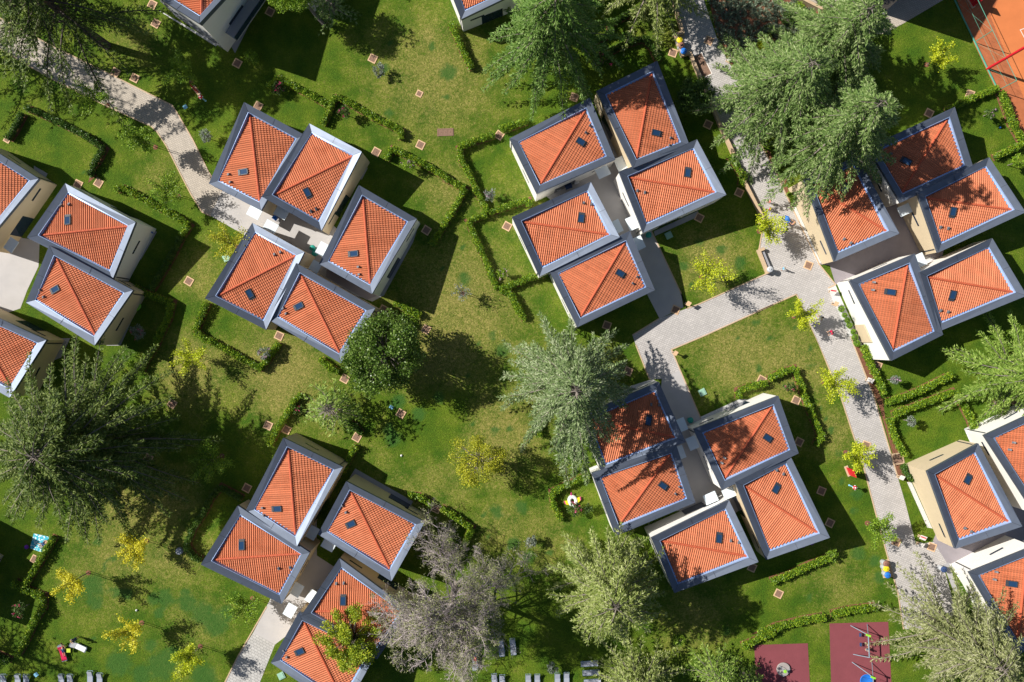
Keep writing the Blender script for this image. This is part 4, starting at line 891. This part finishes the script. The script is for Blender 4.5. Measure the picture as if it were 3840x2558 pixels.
# garden walls
def gwall(s,lab,h=.65,wd=.28):
    pts=L(s); o=empty('garden_wall',W(pts[0])); tag(o,lab,'wall')
    b=MB(); ribbon(b,pts,wd,-.05,h-.06); c=MB(); ribbon(c,pts,wd+.05,h-.06,h)
    for mbx,nm in ((b,'wall_body'),(c,'coping')):
        mbx.v=[(v[0]-o.location.x,v[1]-o.location.y,v[2]) for v in mbx.v]; mbx.build(nm,M['edging'],o)
gwall('20 1450,-60 1495,130 1545,300 1478,322 1545,500 1610,482 1700,700 1800,940 1900,1170 2010,1400','long stepped sandstone wall around the recycling bins, along the upper path')
gwall('21 2050,10 2075,100 2262,470 2218,488','sandstone wall beside the two children on the path, ending at a yellow green tree')
gwall('21 2262,715 2215,735 2295,935','short sandstone wall behind the grey bench')
gwall('30 350,0 650,155 780,225','pale retaining wall of the ramp at the top edge, above the lavender bed',.9)
# railing
o=empty('railing',W(T('30',480,0))); tag(o,'thin dark metal railing of the ramp at the top edge','railing'); b=MB(); a=W(T('30',510,40)); c=W(T('30',690,100)); bb_=W(T('30',560,-20))
for p0,p1 in ((W(T('30',430,-30)),W(T('30',690,95))),(W(T('30',660,140)),W(T('30',690,95)))):
    for z in (.5,1.0): b.tube([tuple(p0-o.location+Vector((0,0,z))),tuple(p1-o.location+Vector((0,0,z)))],.03,5)
    for k in range(4): q=p0.lerp(p1,k/3)-o.location; b.tube([(q.x,q.y,0),(q.x,q.y,1.05)],.03,5)
b.build('rails',M['frame'],o)
# bins
def bin_(t,x,y,col,lab,z=1.05):
    p=W(T(t,x,y),z); o=empty('recycling_bin',(p.x,p.y,0)); tag(o,lab,'bin','round recycling bins')
    MB().lathe((0,0,0),[(.26,0),(.30,.05),(.31,z-.15),(.31,z-.1)],20).build('body',M['lightgrey'],o,True)
    MB().lathe((0,0,z-.1),[(.36,0),(.36,.10),(.30,.16),(.02,.18)],20).build('lid',M[col],o,True)
    h=MB(); h.lathe((.1,.0,z+.055),[(.07,0),(.07,.02)],10); h.lathe((-.12,.03,z+.055),[(.05,0),(.05,.02)],10); h.build('opening',M['black'],o)
bin_('20',1528,352,'yellow','yellow lidded bin in the upper wall niche'); bin_('20',1542,398,'brown','brown lidded bin between the yellow and blue bins in the upper wall niche'); bin_('20',1563,450,'blue','blue lidded bin in the upper wall niche')
bin_('33',1140,525,'brown','brown lidded bin on the stone pad by the lower path'); bin_('33',1140,568,'yellow','yellow lidded bin on the stone pad by the lower path'); bin_('33',1152,625,'blue','blue lidded bin on the stone pad by the lower path')
bin_('31',115,895,'lightgrey','white topped round bin at the end of the grey bench'); bin_('33',1650,575,'navy','dark lidded round bin under the wispy olive tree')
sheet('path',L('33 1080,500 1160,480 1200,640 1110,650'),.02,M['edging'])
# bench
a=W(T('31',42,742),.45); c=W(T('31',100,880),.45); md=(a+c)/2; o=empty('bench',(md.x,md.y,0),math.atan2(c.y-a.y,c.x-a.x)); tag(o,'long grey slatted bench along the short sandstone wall','bench'); ln=(c-a).length
b=MB(); 
for k in range(4): b.box((0,-.2+.135*k,.41),(ln,.115,.04))
b.build('seat',M['wood'],o)
for x in (-ln/2+.3,ln/2-.3): MB().box((x,0,0),(.12,.46,.41)).build('leg',M['frame'],o)
# signs
def sign(t,x,y,lab,col='line',rot=0,w_=.75,d_=.5,h=.8,stripe=None,base=None):
    p=W(T(t,x,y),h); o=empty('sign',(p.x,p.y,0),rot); tag(o,lab,'sign')
    b=MB(); b.box((0,0,0),(.5,.3,.08)); b.build('base',M[base or 'edging'],o)
    for sx in (-.2,.2): MB().box((sx,0,.08),(.06,.06,h-.1)).build('post',M['frame'],o)
    s_=MB(); s_.prism([(-w_/2,-d_/2),(w_/2,-d_/2),(w_/2,d_/2),(-w_/2,d_/2)],[h-.12,h-.12,h+.08,h+.08],[h-.08,h-.08,h+.12,h+.12]); pn=s_.build('panel',M[col],o)
    if stripe: s2=MB(); s2.prism([(-w_/2+.05,-.02),(w_/2-.05,-.02),(w_/2-.05,.12),(-w_/2+.05,.12)],[h+.0,h+.0,h+.06,h+.06],[h+.022,h+.022,h+.078,h+.078]); s2.build('stripe',M[stripe],pn)
sign('20',2090,662,'small slanted sign with a red stripe in the lavender bed',rot=R(-35),stripe='red'); sign('20',1968,522,'white slanted board on the bed edge left of the striped sign',rot=R(-30),w_=.4)
sign('31',672,1088,'white sign with a red stripe in front of the white villa',rot=R(-8),stripe='red'); sign('31',697,1200,'sandy board on the white strip above the topiary balls','coverframe',rot=R(-20),w_=.5)
sign('32',998,393,'white board on the path edge beside the hedge of the white villa',rot=R(-20)); sign('32',1278,1252,'white board on the path edge near the stone drain frame',rot=R(-20),w_=.55)
sign('33',1465,295,'white sign with a red stripe on the narrow grass strip',rot=R(-20),stripe='red'); sign('33',1450,358,'white board by the lower right villa entrance',rot=R(-20),w_=.6)
sign('21',1607,1198,'wooden post board at the corner of the square lawn and connecting path','coverframe',rot=R(-30),w_=.5,h=1.1); sign('22',1492,152,'wooden post board at the lawn corner where the connecting path turns down','coverframe',rot=R(-30),w_=.45,h=1.1)
def bigsign(t,x,y,rot,lab,h=1.9,w_=.95):
    p=W(T(t,x,y)); o=empty('sign',p,rot); tag(o,lab,'sign'); MB().box((0,0,0),(1.25,.45,.1)).build('base',M['edging'],o); MB().box((0,0,.1),(w_,.09,h)).build('panel',M['red'],o)
bigsign('32',797,1192,R(-68),'upright red panel on a stone base beside the path'); bigsign('00',1735,800,R(-50),'red panel lying in dappled shade left of the uppermost upper left villa',1.3,.7)
bigsign('30',1885,30,R(-60),'red banner at the tennis court fence',2.6,1.0)
def ball_post(t,x,y,lab):
    p=W(T(t,x,y)); o=empty('marker_post',p); tag(o,lab,'post','red and white headed posts'); MB().lathe((0,0,0),[(.12,0),(.07,.1),(.05,1.4)],10).build('post',M['ltblue'],o)
    MB().lathe((0,0,1.35),[(.05,0),(.2,.06),(.26,.18),(.2,.3),(.05,.36)],14).build('head',M['red'],o,True)
    for k in range(4): MB().lathe((.2*math.cos(k*1.57),.2*math.sin(k*1.57),1.5),[(.02,0),(.09,.03),(.08,.1),(.02,.13)],8).build('white_spot',M['cloth'],o)
    MB().lathe((0,0,1.69),[(.1,0),(.08,.03),(.02,.04)],8).build('white_spot',M['cloth'],o)
ball_post('32',812,1318,'post with round red and white head below the red panel'); ball_post('00',1815,890,'post with round red and white head near the winding path')
# loungers
def lounger(p,rot,lab,col='sling',towel=None):
    b=W(p); o=empty('sun_lounger',b,rot); tag(o,lab,'sun lounger','sun loungers on the lawns')
    f=MB()
    for y in (-.3,.3): f.box((0,y,.3),(1.95,.05,.05))
    for x in (-.97,.97): f.box((x,0,.3),(.05,.65,.05))
    f.build('frame',M['bluesteel'],o)
    for x in (-.8,.75):
        for y in (-.3,.3): MB().box((x,y,0),(.05,.05,.3)).build('leg',M['bluesteel'],o)
    s_=MB(); s_.prism([(-.95,-.27),(.3,-.27),(.3,.27),(-.95,.27)],.33,.36); s_.build('seat',M[col],o)
    k=MB(); k.prism([(.3,-.27),(.95,-.27),(.95,.27),(.3,.27)],[.33,.6,.6,.33],[.36,.63,.63,.36]); k.build('backrest',M[col],o)
    if towel: q=MB(); q.prism([(-.9,-.3),(.25,-.3),(.25,.3),(-.9,.3)],.37,.39); q.prism([(.25,-.3),(.8,-.3),(.8,.3),(.25,.3)],[.37,.6,.6,.37],[.39,.62,.62,.39]); tag(q.build('towel',M[towel],None,loc=b,rot=(0,0,rot)),'%s towel spread on a lounger in the lower left lawn'%('crimson' if towel=='crimson' else 'white'),'towel')
LG=[('03',45,1560,90,'at the bottom left corner'),('03',172,1560,90,'left of the small blue table at the bottom edge'),('03',247,1560,90,'touching the small blue table at the bottom edge'),('03',555,1560,90,'left one of the middle pair, bottom left edge'),('03',632,1560,90,'right one of the middle pair, bottom left edge'),
('03',808,1530,90,'with the raised pale head end among twigs, bottom left'),('03',892,1550,90,'rightmost of the bottom left row'),
('13',2190,1258,96,'left one of the pair under the leafless tree edge'),('13',2292,1245,96,'right one of the pair under the leafless tree edge') ,('13',2130,1555,94,'left one below the leafless tree at the bottom edge'),('13',2197,1565,90,'right one below the leafless tree at the bottom edge'),('13',1960,1380,90,'occupied by the bather in blue under the leafless tree'),
('23',190,1560,90,'left one of the first pair, bottom middle edge'),('23',270,1560,90,'right one of the first pair, bottom middle edge'),('23',447,1550,90,'left one of the second pair, bottom middle edge'),('23',528,1545,90,'right one of the second pair, bottom middle edge'),
('23',728,1395,4,'topmost of the three lying crosswise near the light green tree'),('23',742,1475,4,'middle of the three lying crosswise near the light green tree'),('23',755,1555,4,'lowest of the three lying crosswise near the light green tree')]
for t,x,y,a,lab in LG: lounger(T(t,x,y),R(a),'grey lounger '+lab)
lounger(T('03',567,1300),R(105),'lounger with a crimson towel and a sunbather','sling','crimson'); lounger(T('03',705,1245),R(155),'lounger draped with a white towel beside the yellow stool','sling','cloth')
lounger(T('10',1910,175),R(150),'white lounger on the terrace at the top edge','cloth'); lounger(T('01',1210,770),R(60),'pale lounger in shade on the terrace of the left villas','lightgrey')
def table(t,x,y,col,lab,s=.5,h=.5,rot=0):
    o=empty('side_table',W(T(t,x,y)),rot); tag(o,lab,'table'); MB().box((0,0,h-.04),(s,s,.05)).build('table_top',M[col],o)
    for sx in (-1,1):
        for sy in (-1,1): MB().box((sx*(s/2-.05),sy*(s/2-.05),0),(.04,.04,h-.04)).build('leg',M['frame'],o)
table('03',625,1275,'yg','yellow green stool between the two towelled loungers',.45); table('03',340,1487,'ltblue','light blue square table above the bottom left loungers',.45,rot=.7); table('00',1650,955,'ltblue','light blue table in shade right of the winding path',.45,rot=.5)
table('21',540,165,'navy','dark table in the shaded gap of the upper middle villas',.8,.72,R(20)); table('01',1300,600,'blue','blue table on the shaded terrace of the left villas',.8,.72,R(-30))
def chair(t,x,y,rot,col,lab):
    o=empty('garden_chair',W(T(t,x,y)),rot); tag(o,lab,'chair','garden chairs'); MB().box((0,0,.42),(.46,.46,.05)).build('seat',M[col],o); MB().box((-.22,0,.47),(.05,.46,.42)).build('backrest',M[col],o)
    for sx in (-1,1):
        for sy in (-1,1): MB().box((sx*.19,sy*.19,0),(.04,.04,.42)).build('leg',M['frame'],o)
chair('21',458,190,R(20),'cloth','white chair left of the dark table'); chair('21',612,132,R(200),'cloth','white chair right of the dark table'); chair('01',1240,665,R(60),'blue','blue chair on the shaded terrace of the left villas'); chair('11',205,450,R(-40),'blue','blue chair below the blue canopy of the upper left villas'); chair('01',1345,570,R(200),'blue','blue chair at the far side of the blue table')
for t,x,y,lab in (('11',520,705,'upper'),('11',538,752,'lower')):
    p=W(T(t,x,y),.9); o=empty('waste_bin',(p.x,p.y,0)); tag(o,'teal green round bin in the upper left courtyard, %s of the two'%lab,'bin'); MB().lathe((0,0,0),[(.24,0),(.3,.6),(.32,.8)],16).build('body',M['teal'],o,True); MB().lathe((0,0,.8),[(.36,0),(.33,.08),(.05,.2)],10).build('lid',M['teal'],o)
for t,x,y,lab in (('22',1625,745,'dark green round bin at the courtyard entrance of the lower middle group'),('21',1255,590,'teal round bin beside the rightmost upper middle villa')):
    p=W(T(t,x,y),.9); o=empty('waste_bin',(p.x,p.y,0)); tag(o,lab,'bin'); MB().lathe((0,0,0),[(.24,0),(.3,.6),(.32,.8)],16).build('body',M['teal'],o,True); MB().lathe((0,0,.8),[(.36,0),(.33,.08),(.05,.2)],10).build('lid',M['teal'],o)
# playground
def swing(A,B_,Cc,D_,top,end,h,lab,disc=None,seats=()):
    o=empty('swing_set',W(A)); tag(o,lab,'swing set','playground swings'); z0=o.location
    pt=lambda p,z=0: tuple(W(p,z)-z0)
    t0=pt(top,h); t1=pt(end,h)
    for p,q in ((A,t0),(B_,t0),(Cc,t1),(D_,t1)): MB().tube([pt(p),q],.045,8).build('leg',M['bluesteel'],o)
    MB().tube([t0,t1],.06,8).build('beam',M['bluesteel'],o)
    MB().box((t0[0],t0[1]-.02,t0[2]-.02),(.55,.22,.12),R(-20)).build('end_cap',M['lime'],o)
    a=Vector(t0);b=Vector(t1)
    for k in seats:
        q=a.lerp(b,k); dx=-.35
        st=MB().box((q.x+dx,q.y,.42),(.25,.42,.05)); s_=st.build('swing_seat',M['navy'],o)
        for e in (-.18,.18): MB().tube([(q.x,q.y+e,h),(q.x+dx,q.y+e,.46)],.012,4).build('chain',M['frame'],s_)
    if disc:
        q=Vector(pt(disc,.5)); d=MB().lathe((q.x,q.y,.42),[(.05,0),(.66,.02),(.76,.10),(.72,.13),(.6,.05),(.03,.03)],26).build('nest_seat',M['blue'],o,True)
        for e in ((.55,.45),(-.55,.45),(.55,-.45),(-.55,-.45)): MB().tube([(t0[0],t0[1]-.6,h),(q.x+e[0],q.y+e[1],.55)],.012,4).build('rope',M['frame'],d)
swing((3190,2346),(3252,2341),(3200,2454),(3262,2449),(3256,2382),(3260,2466),1.8,'light blue framed swing with a child on the larger rubber mat',seats=(.18,.62))
swing((3195,2483),(3270,2485),(3203,2600),(3272,2602),(3274,2540),(3278,2640),2.2,'light blue framed nest swing with a round blue seat at the bottom edge',disc=(3249,2553))
o=empty('carousel',W(T('33',225,1450))); tag(o,'round grey playground carousel on the smaller rubber mat','carousel')
MB().lathe((0,0,.1),[(.7,0),(.8,.03),(.8,.12),(.76,.14),(.03,.14)],30).build('platform',M['carou'],o); MB().tube([(0,0,.2),(0,0,.8)],.05,8).build('post',M['bluesteel'],o); MB().lathe((0,0,.78),[(.2,0),(.2,.05),(.03,.07)],14).build('hand_wheel',M['lime'],o)
for k in range(3): a=k*2.09+.3; MB().tube([(.7*math.cos(a),.7*math.sin(a),.24),(.6*math.cos(a),.6*math.sin(a),.75),(0,0,.75)],.025,6).build('handrail',M['bluesteel'],o)
# tennis court fence and mast
fp=[W(p) for p in L('30 1650,-180 1735,0 1915,375 2025,605 2120,800')]; o=empty('court_fence',fp[0]); tag(o,'tall green posted wire fence along the clay tennis court','fence')
def lc(p,z): return (p.x-fp[0].x,p.y-fp[0].y,z)
for a,b in zip(fp,fp[1:]):
    for z,r in ((.12,.09),(3.6,.03),(1.8,.015)): MB().tube([lc(a,z),lc(b,z)],r,6).build('rail',M['green'],o)
    MB().tube([lc(a,.1),lc(b,3.5)],.008,3).build('brace_wire',M['green'],o)
for p in fp: MB().tube([lc(p,0),lc(p,3.6)],.045,6).build('post',M['green'],o)
wm=MB()
for a,b in zip(fp,fp[1:]):
    n=int((b-a).length/.5)
    for k in range(n): q=a.lerp(b,k/n); wm.tube([lc(q,.1),lc(q,3.6)],.004,3,False)
wm.build('wire_mesh',M['green'],o)
o=empty('floodlight_mast',W(T('30',2030,608))); tag(o,'tall red painted mast standing at the tennis court fence','mast'); MB().tube([(0,0,0),(0,0,11)],.16,10).build('pole',M['red'],o); MB().box((0,0,11),(1.6,.3,.3)).build('lamp_head',M['frame'],o)
# floats, blanket
p=W((2147,1877)); o=empty('pool_float',p,R(-75)); tag(o,'white inflatable horned horse float with pink and yellow fins on hedged lawn','pool float')
def torus(mb,R1,r,cx=0,cy=0,z=0,sx=1,n=22,m_=8):
    b=len(mb.v)
    for i in range(n):
        for j in range(m_):
            a=2*math.pi*i/n; c=2*math.pi*j/m_; mb.v.append((cx+(R1+r*math.cos(c))*math.cos(a)*sx,cy+(R1+r*math.cos(c))*math.sin(a),z+r*math.sin(c)))
    for i in range(n):
        for j in range(m_): mb.f.append([b+i*m_+j,b+((i+1)%n)*m_+j,b+((i+1)%n)*m_+(j+1)%m_,b+i*m_+(j+1)%m_])
    return mb
b=MB(); torus(b,.40,.2,z=.2,sx=1.2); b.build('ring',M['cloth'],o,True)
MB().tube([(.55,0,.2),(.72,0,.6),(.85,0,.95),(1.05,0,1.0)],[.2,.15,.15,.08],10).build('head_and_neck',M['cloth'],o,True)
MB().tube([(.9,0,1.05),(1.0,0,1.4)],[.06,.01],8).build('horn',M['magenta'],o)
for sy in (-1,1):
    MB().prism([(-.2,sy*.55),(.35,sy*.55),(.2,sy*.85),(-.25,sy*.9)],.2,.3).build('fin',M['yellow'],o); MB().prism([(-.25,sy*.9),(.2,sy*.85),(.1,sy*.98),(-.25,sy*1.02)],.2,.3).build('fin_tip',M['magenta'],o)
MB().tube([(-.6,0,.2),(-.9,.05,.4),(-1.05,.1,.5)],[.1,.08,.03],8).build('tail',M['magenta'],o)
p=W(T('01',1195,1222)); b=MB(); torus(b,.42,.15,z=.15,sx=1.35); tag(b.build('swim_ring',M['lime'],None,True,loc=p,rot=(0,0,.1)),'yellow green inflatable ring in dark shade below the left villas','swim ring')
for t,x,y,lab in (('33',400,352,'left'),('33',475,330,'right')):
    b=MB(); torus(b,.25,.1,z=.1); tag(b.build('swim_ring',M['purple'],None,True,loc=W(T(t,x,y))),'small purple inflatable toy at the villa wall, %s of two'%lab,'toy')
def check():
    m=bpy.data.materials.new('patterned_blanket'); m.use_nodes=True; n=m.node_tree; pr=n.nodes['Principled BSDF']; pr.inputs['Roughness'].default_value=.9
    g=n.nodes.new('ShaderNodeNewGeometry'); v=n.nodes.new('ShaderNodeTexVoronoi'); v.inputs['Scale'].default_value=4.5; n.links.new(g.outputs['Position'],v.inputs['Vector'])
    r=n.nodes.new('ShaderNodeValToRGB'); r.color_ramp.elements[0].position=.32; r.color_ramp.elements[0].color=(.75,.85,.85,1); r.color_ramp.elements[1].position=.5; r.color_ramp.elements[1].color=(.03,.42,.55,1)
    n.links.new(v.outputs['Distance'],r.inputs[0]); n.links.new(r.outputs[0],pr.inputs['Base Color']); return m
bl=L('03 300,255 460,290 425,355 385,428 265,385'); P=[W(q) for q in bl]; c=sum(P,Vector())/5; b=MB(); b.prism([(q.x-c.x,q.y-c.y) for q in P],0.0,.035); tag(b.build('picnic_blanket',check(),None,loc=(c.x,c.y,.01)),'turquoise and white patterned picnic blanket under the dark tree tips','blanket')
p=W(T('03',243,372)); tag(MB().lathe((0,0,0),[(.15,0),(.24,.12),(.24,.26),(.1,.36)],14).build('toy_ball',M['purple'],None,True,loc=p),'violet blue ball beside the picnic blanket','ball')
b=MB(); b.lathe((0,0,0),[(.45,0),(.42,.25),(.3,.32)],9); tag(b.build('tree_stump',M['sling'],None,loc=W(T('03',1588,408))),'pale round boulder in the shadow of the uppermost golden tree','boulder')
b=MB(); b.lathe((0,0,0),[(.42,0),(.40,.35),(.25,.5),(.05,.52)],9); tag(b.build('boulder',M['sling'],None,loc=W(T('20',1232,18))),'grey boulder at the top edge beside the cedar branches','boulder') if False else None
for t,x,y,lab in (('12',1308,1055,'on the central lawn right of the lower left group'),('03',1208,932,'above the middle golden tree')):
    tag(MB().lathe((0,0,0),[(.1,0),(.13,.1),(.04,.2)],8).build('lawn_light',M['cloth'],None,loc=W(T(t,x,y))),'tiny white lawn lamp '+lab,'lamp')
b=MB(); b.box((0,0,0),(.45,.35,.1)); tag(b.build('blue_lid',M['ltblue'],None,loc=W(T('12',1218,628)),rot=(0,0,R(-30))),'small light blue box lid on the grass near the central drain cover','lid')
p=W(T('30',2140,1128)); tag(MB().lathe((0,0,0),[(.04,0),(.12,.08),(.12,.16),(.04,.24)],10).build('toy_ball',M['blue'],None,True,loc=p),'small blue ball on the garden lawn beside the tennis court','ball')
# beige entrance panel on the bright white wall
h=HOUSES['D4']; A=W(T('31',859,1385)); Bq=W(T('31',928,1537)); nn=(Bq-A).normalized(); ou=Vector((nn.y,-nn.x,0)); ou=ou if ou.x<0 else -ou
q=[A,Bq,Bq+ou*.12,A+ou*.12]; inv=Matrix.Rotation(-h.rotation_euler.z,4,'Z')@Matrix.Translation(-h.location); q=[inv@v for v in q]
MB().prism([v[:2] for v in q],0,2.6).build('entrance_panel',M['beige'],h)
# ---------------------------------------------------------------- people
def skin(name,pts,edges,rad,m,parent,root=0):
    me=bpy.data.meshes.new(name); me.from_pydata([tuple(p) for p in pts],edges,[]); me.materials.append(m); o=link(name,me,parent)
    md=o.modifiers.new('skin','SKIN'); md.use_smooth_shade=True; o.modifiers.new('sub','SUBSURF').render_levels=1
    for i,v in enumerate(me.skin_vertices[0].data): v.radius=(rad[i],rad[i]); v.use_root=(i==root)
    return o
def person(p,rot,lab,h=1.7,pose='stand',top='grey',bot='navy',hair='hair',arms=.15,z=0,tilt=0):
    k=h/1.7; J={'pel':(0,0,.94),'che':(.02,0,1.24),'nek':(.03,0,1.44),'hed':(.05,0,1.56),'top':(.05,0,1.67)}
    for s,n in ((1,'l'),(-1,'r')):
        sw=.14*s if pose=='stand' else 0
        J['sh'+n]=(.01,.17*s,1.38)
        if pose=='lie': J['el'+n]=(0,.30*s,1.14); J['ha'+n]=(.03,.30*s,.90)
        elif pose=='sit' or pose=='push': J['el'+n]=(.14,.24*s,1.16); J['ha'+n]=(.40,.18*s,1.14)
        else: J['el'+n]=(-sw*.5,.25*s,1.12); J['ha'+n]=(.12-sw*.6,.26*s,.90)
        J['hi'+n]=(0,.09*s,.90)
        if pose=='sit': J['kn'+n]=(.44,.11*s,.90); J['an'+n]=(.80,.11*s,.74); J['to'+n]=(.95,.11*s,.80)
        else: J['kn'+n]=(sw+.02,.10*s,.50); J['an'+n]=(sw*1.6-.02,.10*s,.08); J['to'+n]=(sw*1.6+.15,.11*s,.03)
        hx,hy,hz_=J['ha'+n]
        for f in range(5):
            a=(f-1.6)*.022; J['f%d%s'%(f,n)]=(hx+.07+.01*(f==2)-(.04 if f==4 else 0),hy+a*(1 if f<4 else 1.7)*s,hz_-.05+(.01*f)); J['g%d%s'%(f,n)]=(hx+.10-(.05 if f==4 else 0),hy+a*1.1*s,hz_-.09+(.01*f))
    R_={'pel':.12,'che':.13,'nek':.055,'hed':.095,'top':.07,'sh':.06,'el':.042,'ha':.035,'hi':.09,'kn':.055,'an':.038,'to':.035}
    nm=list(J); pts=[Vector(J[n])*k for n in nm]; rd=[(.009 if n[0] in 'fg' and n[1].isdigit() else R_[n if n in R_ else n[:2]])*k for n in nm]; ix={n:i for i,n in enumerate(nm)}
    E=[('pel','che'),('che','nek'),('nek','hed'),('hed','top')]
    for n in 'lr':
        E+=[('che','sh'+n),('sh'+n,'el'+n),('el'+n,'ha'+n),('pel','hi'+n),('hi'+n,'kn'+n),('kn'+n,'an'+n),('an'+n,'to'+n)]+[('ha'+n,'f%d%s'%(f,n)) for f in range(5)]+[('f%d%s'%(f,n),'g%d%s'%(f,n)) for f in range(5)]
    o=empty('person',(p.x,p.y,z)); tag(o,lab,'person')
    o.rotation_euler=(0,tilt,rot)
    skin('body',pts,[(ix[a],ix[b]) for a,b in E],rd,M['skin'],o)
    def sub(name,ns,es,add,m): 
        ps=[Vector(J[n])*k for n in ns]; q=[(R_[n if n in R_ else n[:2]]+add)*k for n in ns]; d={n:i for i,n in enumerate(ns)}; skin(name,ps,[(d[a],d[b]) for a,b in es],q,M[m],o)
    if top: sub('shirt',['pel','che','shl','shr','ell','elr'],[('pel','che'),('che','shl'),('che','shr'),('shl','ell'),('shr','elr')],.022,top)
    if bot: sub('shorts',['pel','hil','hir','knl','knr'],[('pel','hil'),('pel','hir'),('hil','knl'),('hir','knr')],.02,bot)
    hb=MB().lathe((J['hed'][0]*k-.015,0,J['hed'][2]*k+.01),[(.09*k,-.02),(.115*k,.04),(.105*k,.11),(.06*k,.145),(.01,.155)],14); hb.build('hair',M[hair],o,True)
    nb=MB().tube([((.05+.09)*k,0,1.57*k),((.05+.125)*k,0,1.545*k)],[.012,.016],6); nb.build('nose',M['skin'],o)
    return o
def P_(t,x,y,z=0): return W(T(t,x,y),z)
person(P_('31',97,305),R(150),'small child in pink top with arms out on the path, upper of two children',1.15,top='pink',bot='pink')
person(P_('31',100,368),R(170),'small child in yellow top on the path, lower of two children',1.05,top='yellow',bot='red',hair='fair')
person(P_('31',290,505),R(135),'adult in dark shorts leaning over the blue stroller',1.7,pose='push',top='skin',bot='navy',hair='fair')
person(P_('31',228,560),R(160),'adult in grey blue shirt walking beside the stroller',1.75,top='grey',bot='blue')
person(P_('31',215,892),R(40),'child in light blue running at the path crossing',1.2,top='ltblue',bot='ltblue',hair='fair')
person(P_('31',535,1322),R(200),'adult in white shirt in the tree shade on the path',1.75,top='cloth',bot='cloth')
person(P_('31',622,1452),R(200),'adult in crimson shirt on the path with arms out',1.7,pose='push',top='crimson',bot='grey')
person(P_('03',700,1165),R(215),'adult in dark blue standing behind the towelled lounger holding something red',1.7,pose='push',top='navy',bot='navy',hair='fair')
person(P_('03',592,1330),R(105),'sunbather in a blue swimsuit lying on the crimson towel',1.65,pose='lie',top=None,bot='navy',z=.5,tilt=R(90)) 
for (x,y,r,l) in ((335,352,10,'left of two'),(352,385,40,'lower of two')):
    person(P_('03',x,y),R(r),'sunbather lying on the turquoise blanket, '+l,1.6,pose='lie',top=None,bot='navy',z=.16,tilt=R(90))
person(P_('13',1960,1400),R(90),'bather in a blue top lying on the lounger under the leafless tree',1.65,pose='lie',top='blue',bot='crimson',z=.50,tilt=R(90))
person(P_('13',1850,1370),R(60),'bather in a blue top sitting low under the leafless tree',1.6,pose='sit',top='blue',bot='crimson',z=-.5)
person(W((3240,2428)),R(18),'child in an olive top riding the swing with legs stretched out',1.35,pose='sit',top='grey',bot='skin',hair='fair',z=-.18)
# stroller
p=P_('31',262,455,.5); o=empty('stroller',(p.x,p.y,0),R(125)); tag(o,'blue hooded stroller pushed along the path','stroller')
b=MB(); b.tube([(-.35,0,.5),(-.1,0,.62),(.2,0,.75),(.38,0,.6)],[.2,.30,.30,.16],10); b.build('hood',M['blue'],o,True)
MB().box((-.1,0,.35),(.75,.4,.15)).build('seat',M['navy'],o)
for x in (-.4,.35):
    for y in (-.26,.26): MB().tube([(x,y-.03,.14),(x,y+.03,.14)],.14,12).build('wheel',M['black'],o)
MB().tube([(-.35,-.22,.4),(-.7,-.22,.95),(-.7,.22,.95),(-.35,.22,.4)],.02,6).build('handle',M['frame'],o)
for o in scn.objects:
    l=o.get('label')
    if l and not (4<=len(l.split())<=16): print('LABEL',len(l.split()),l)
print('faces done')
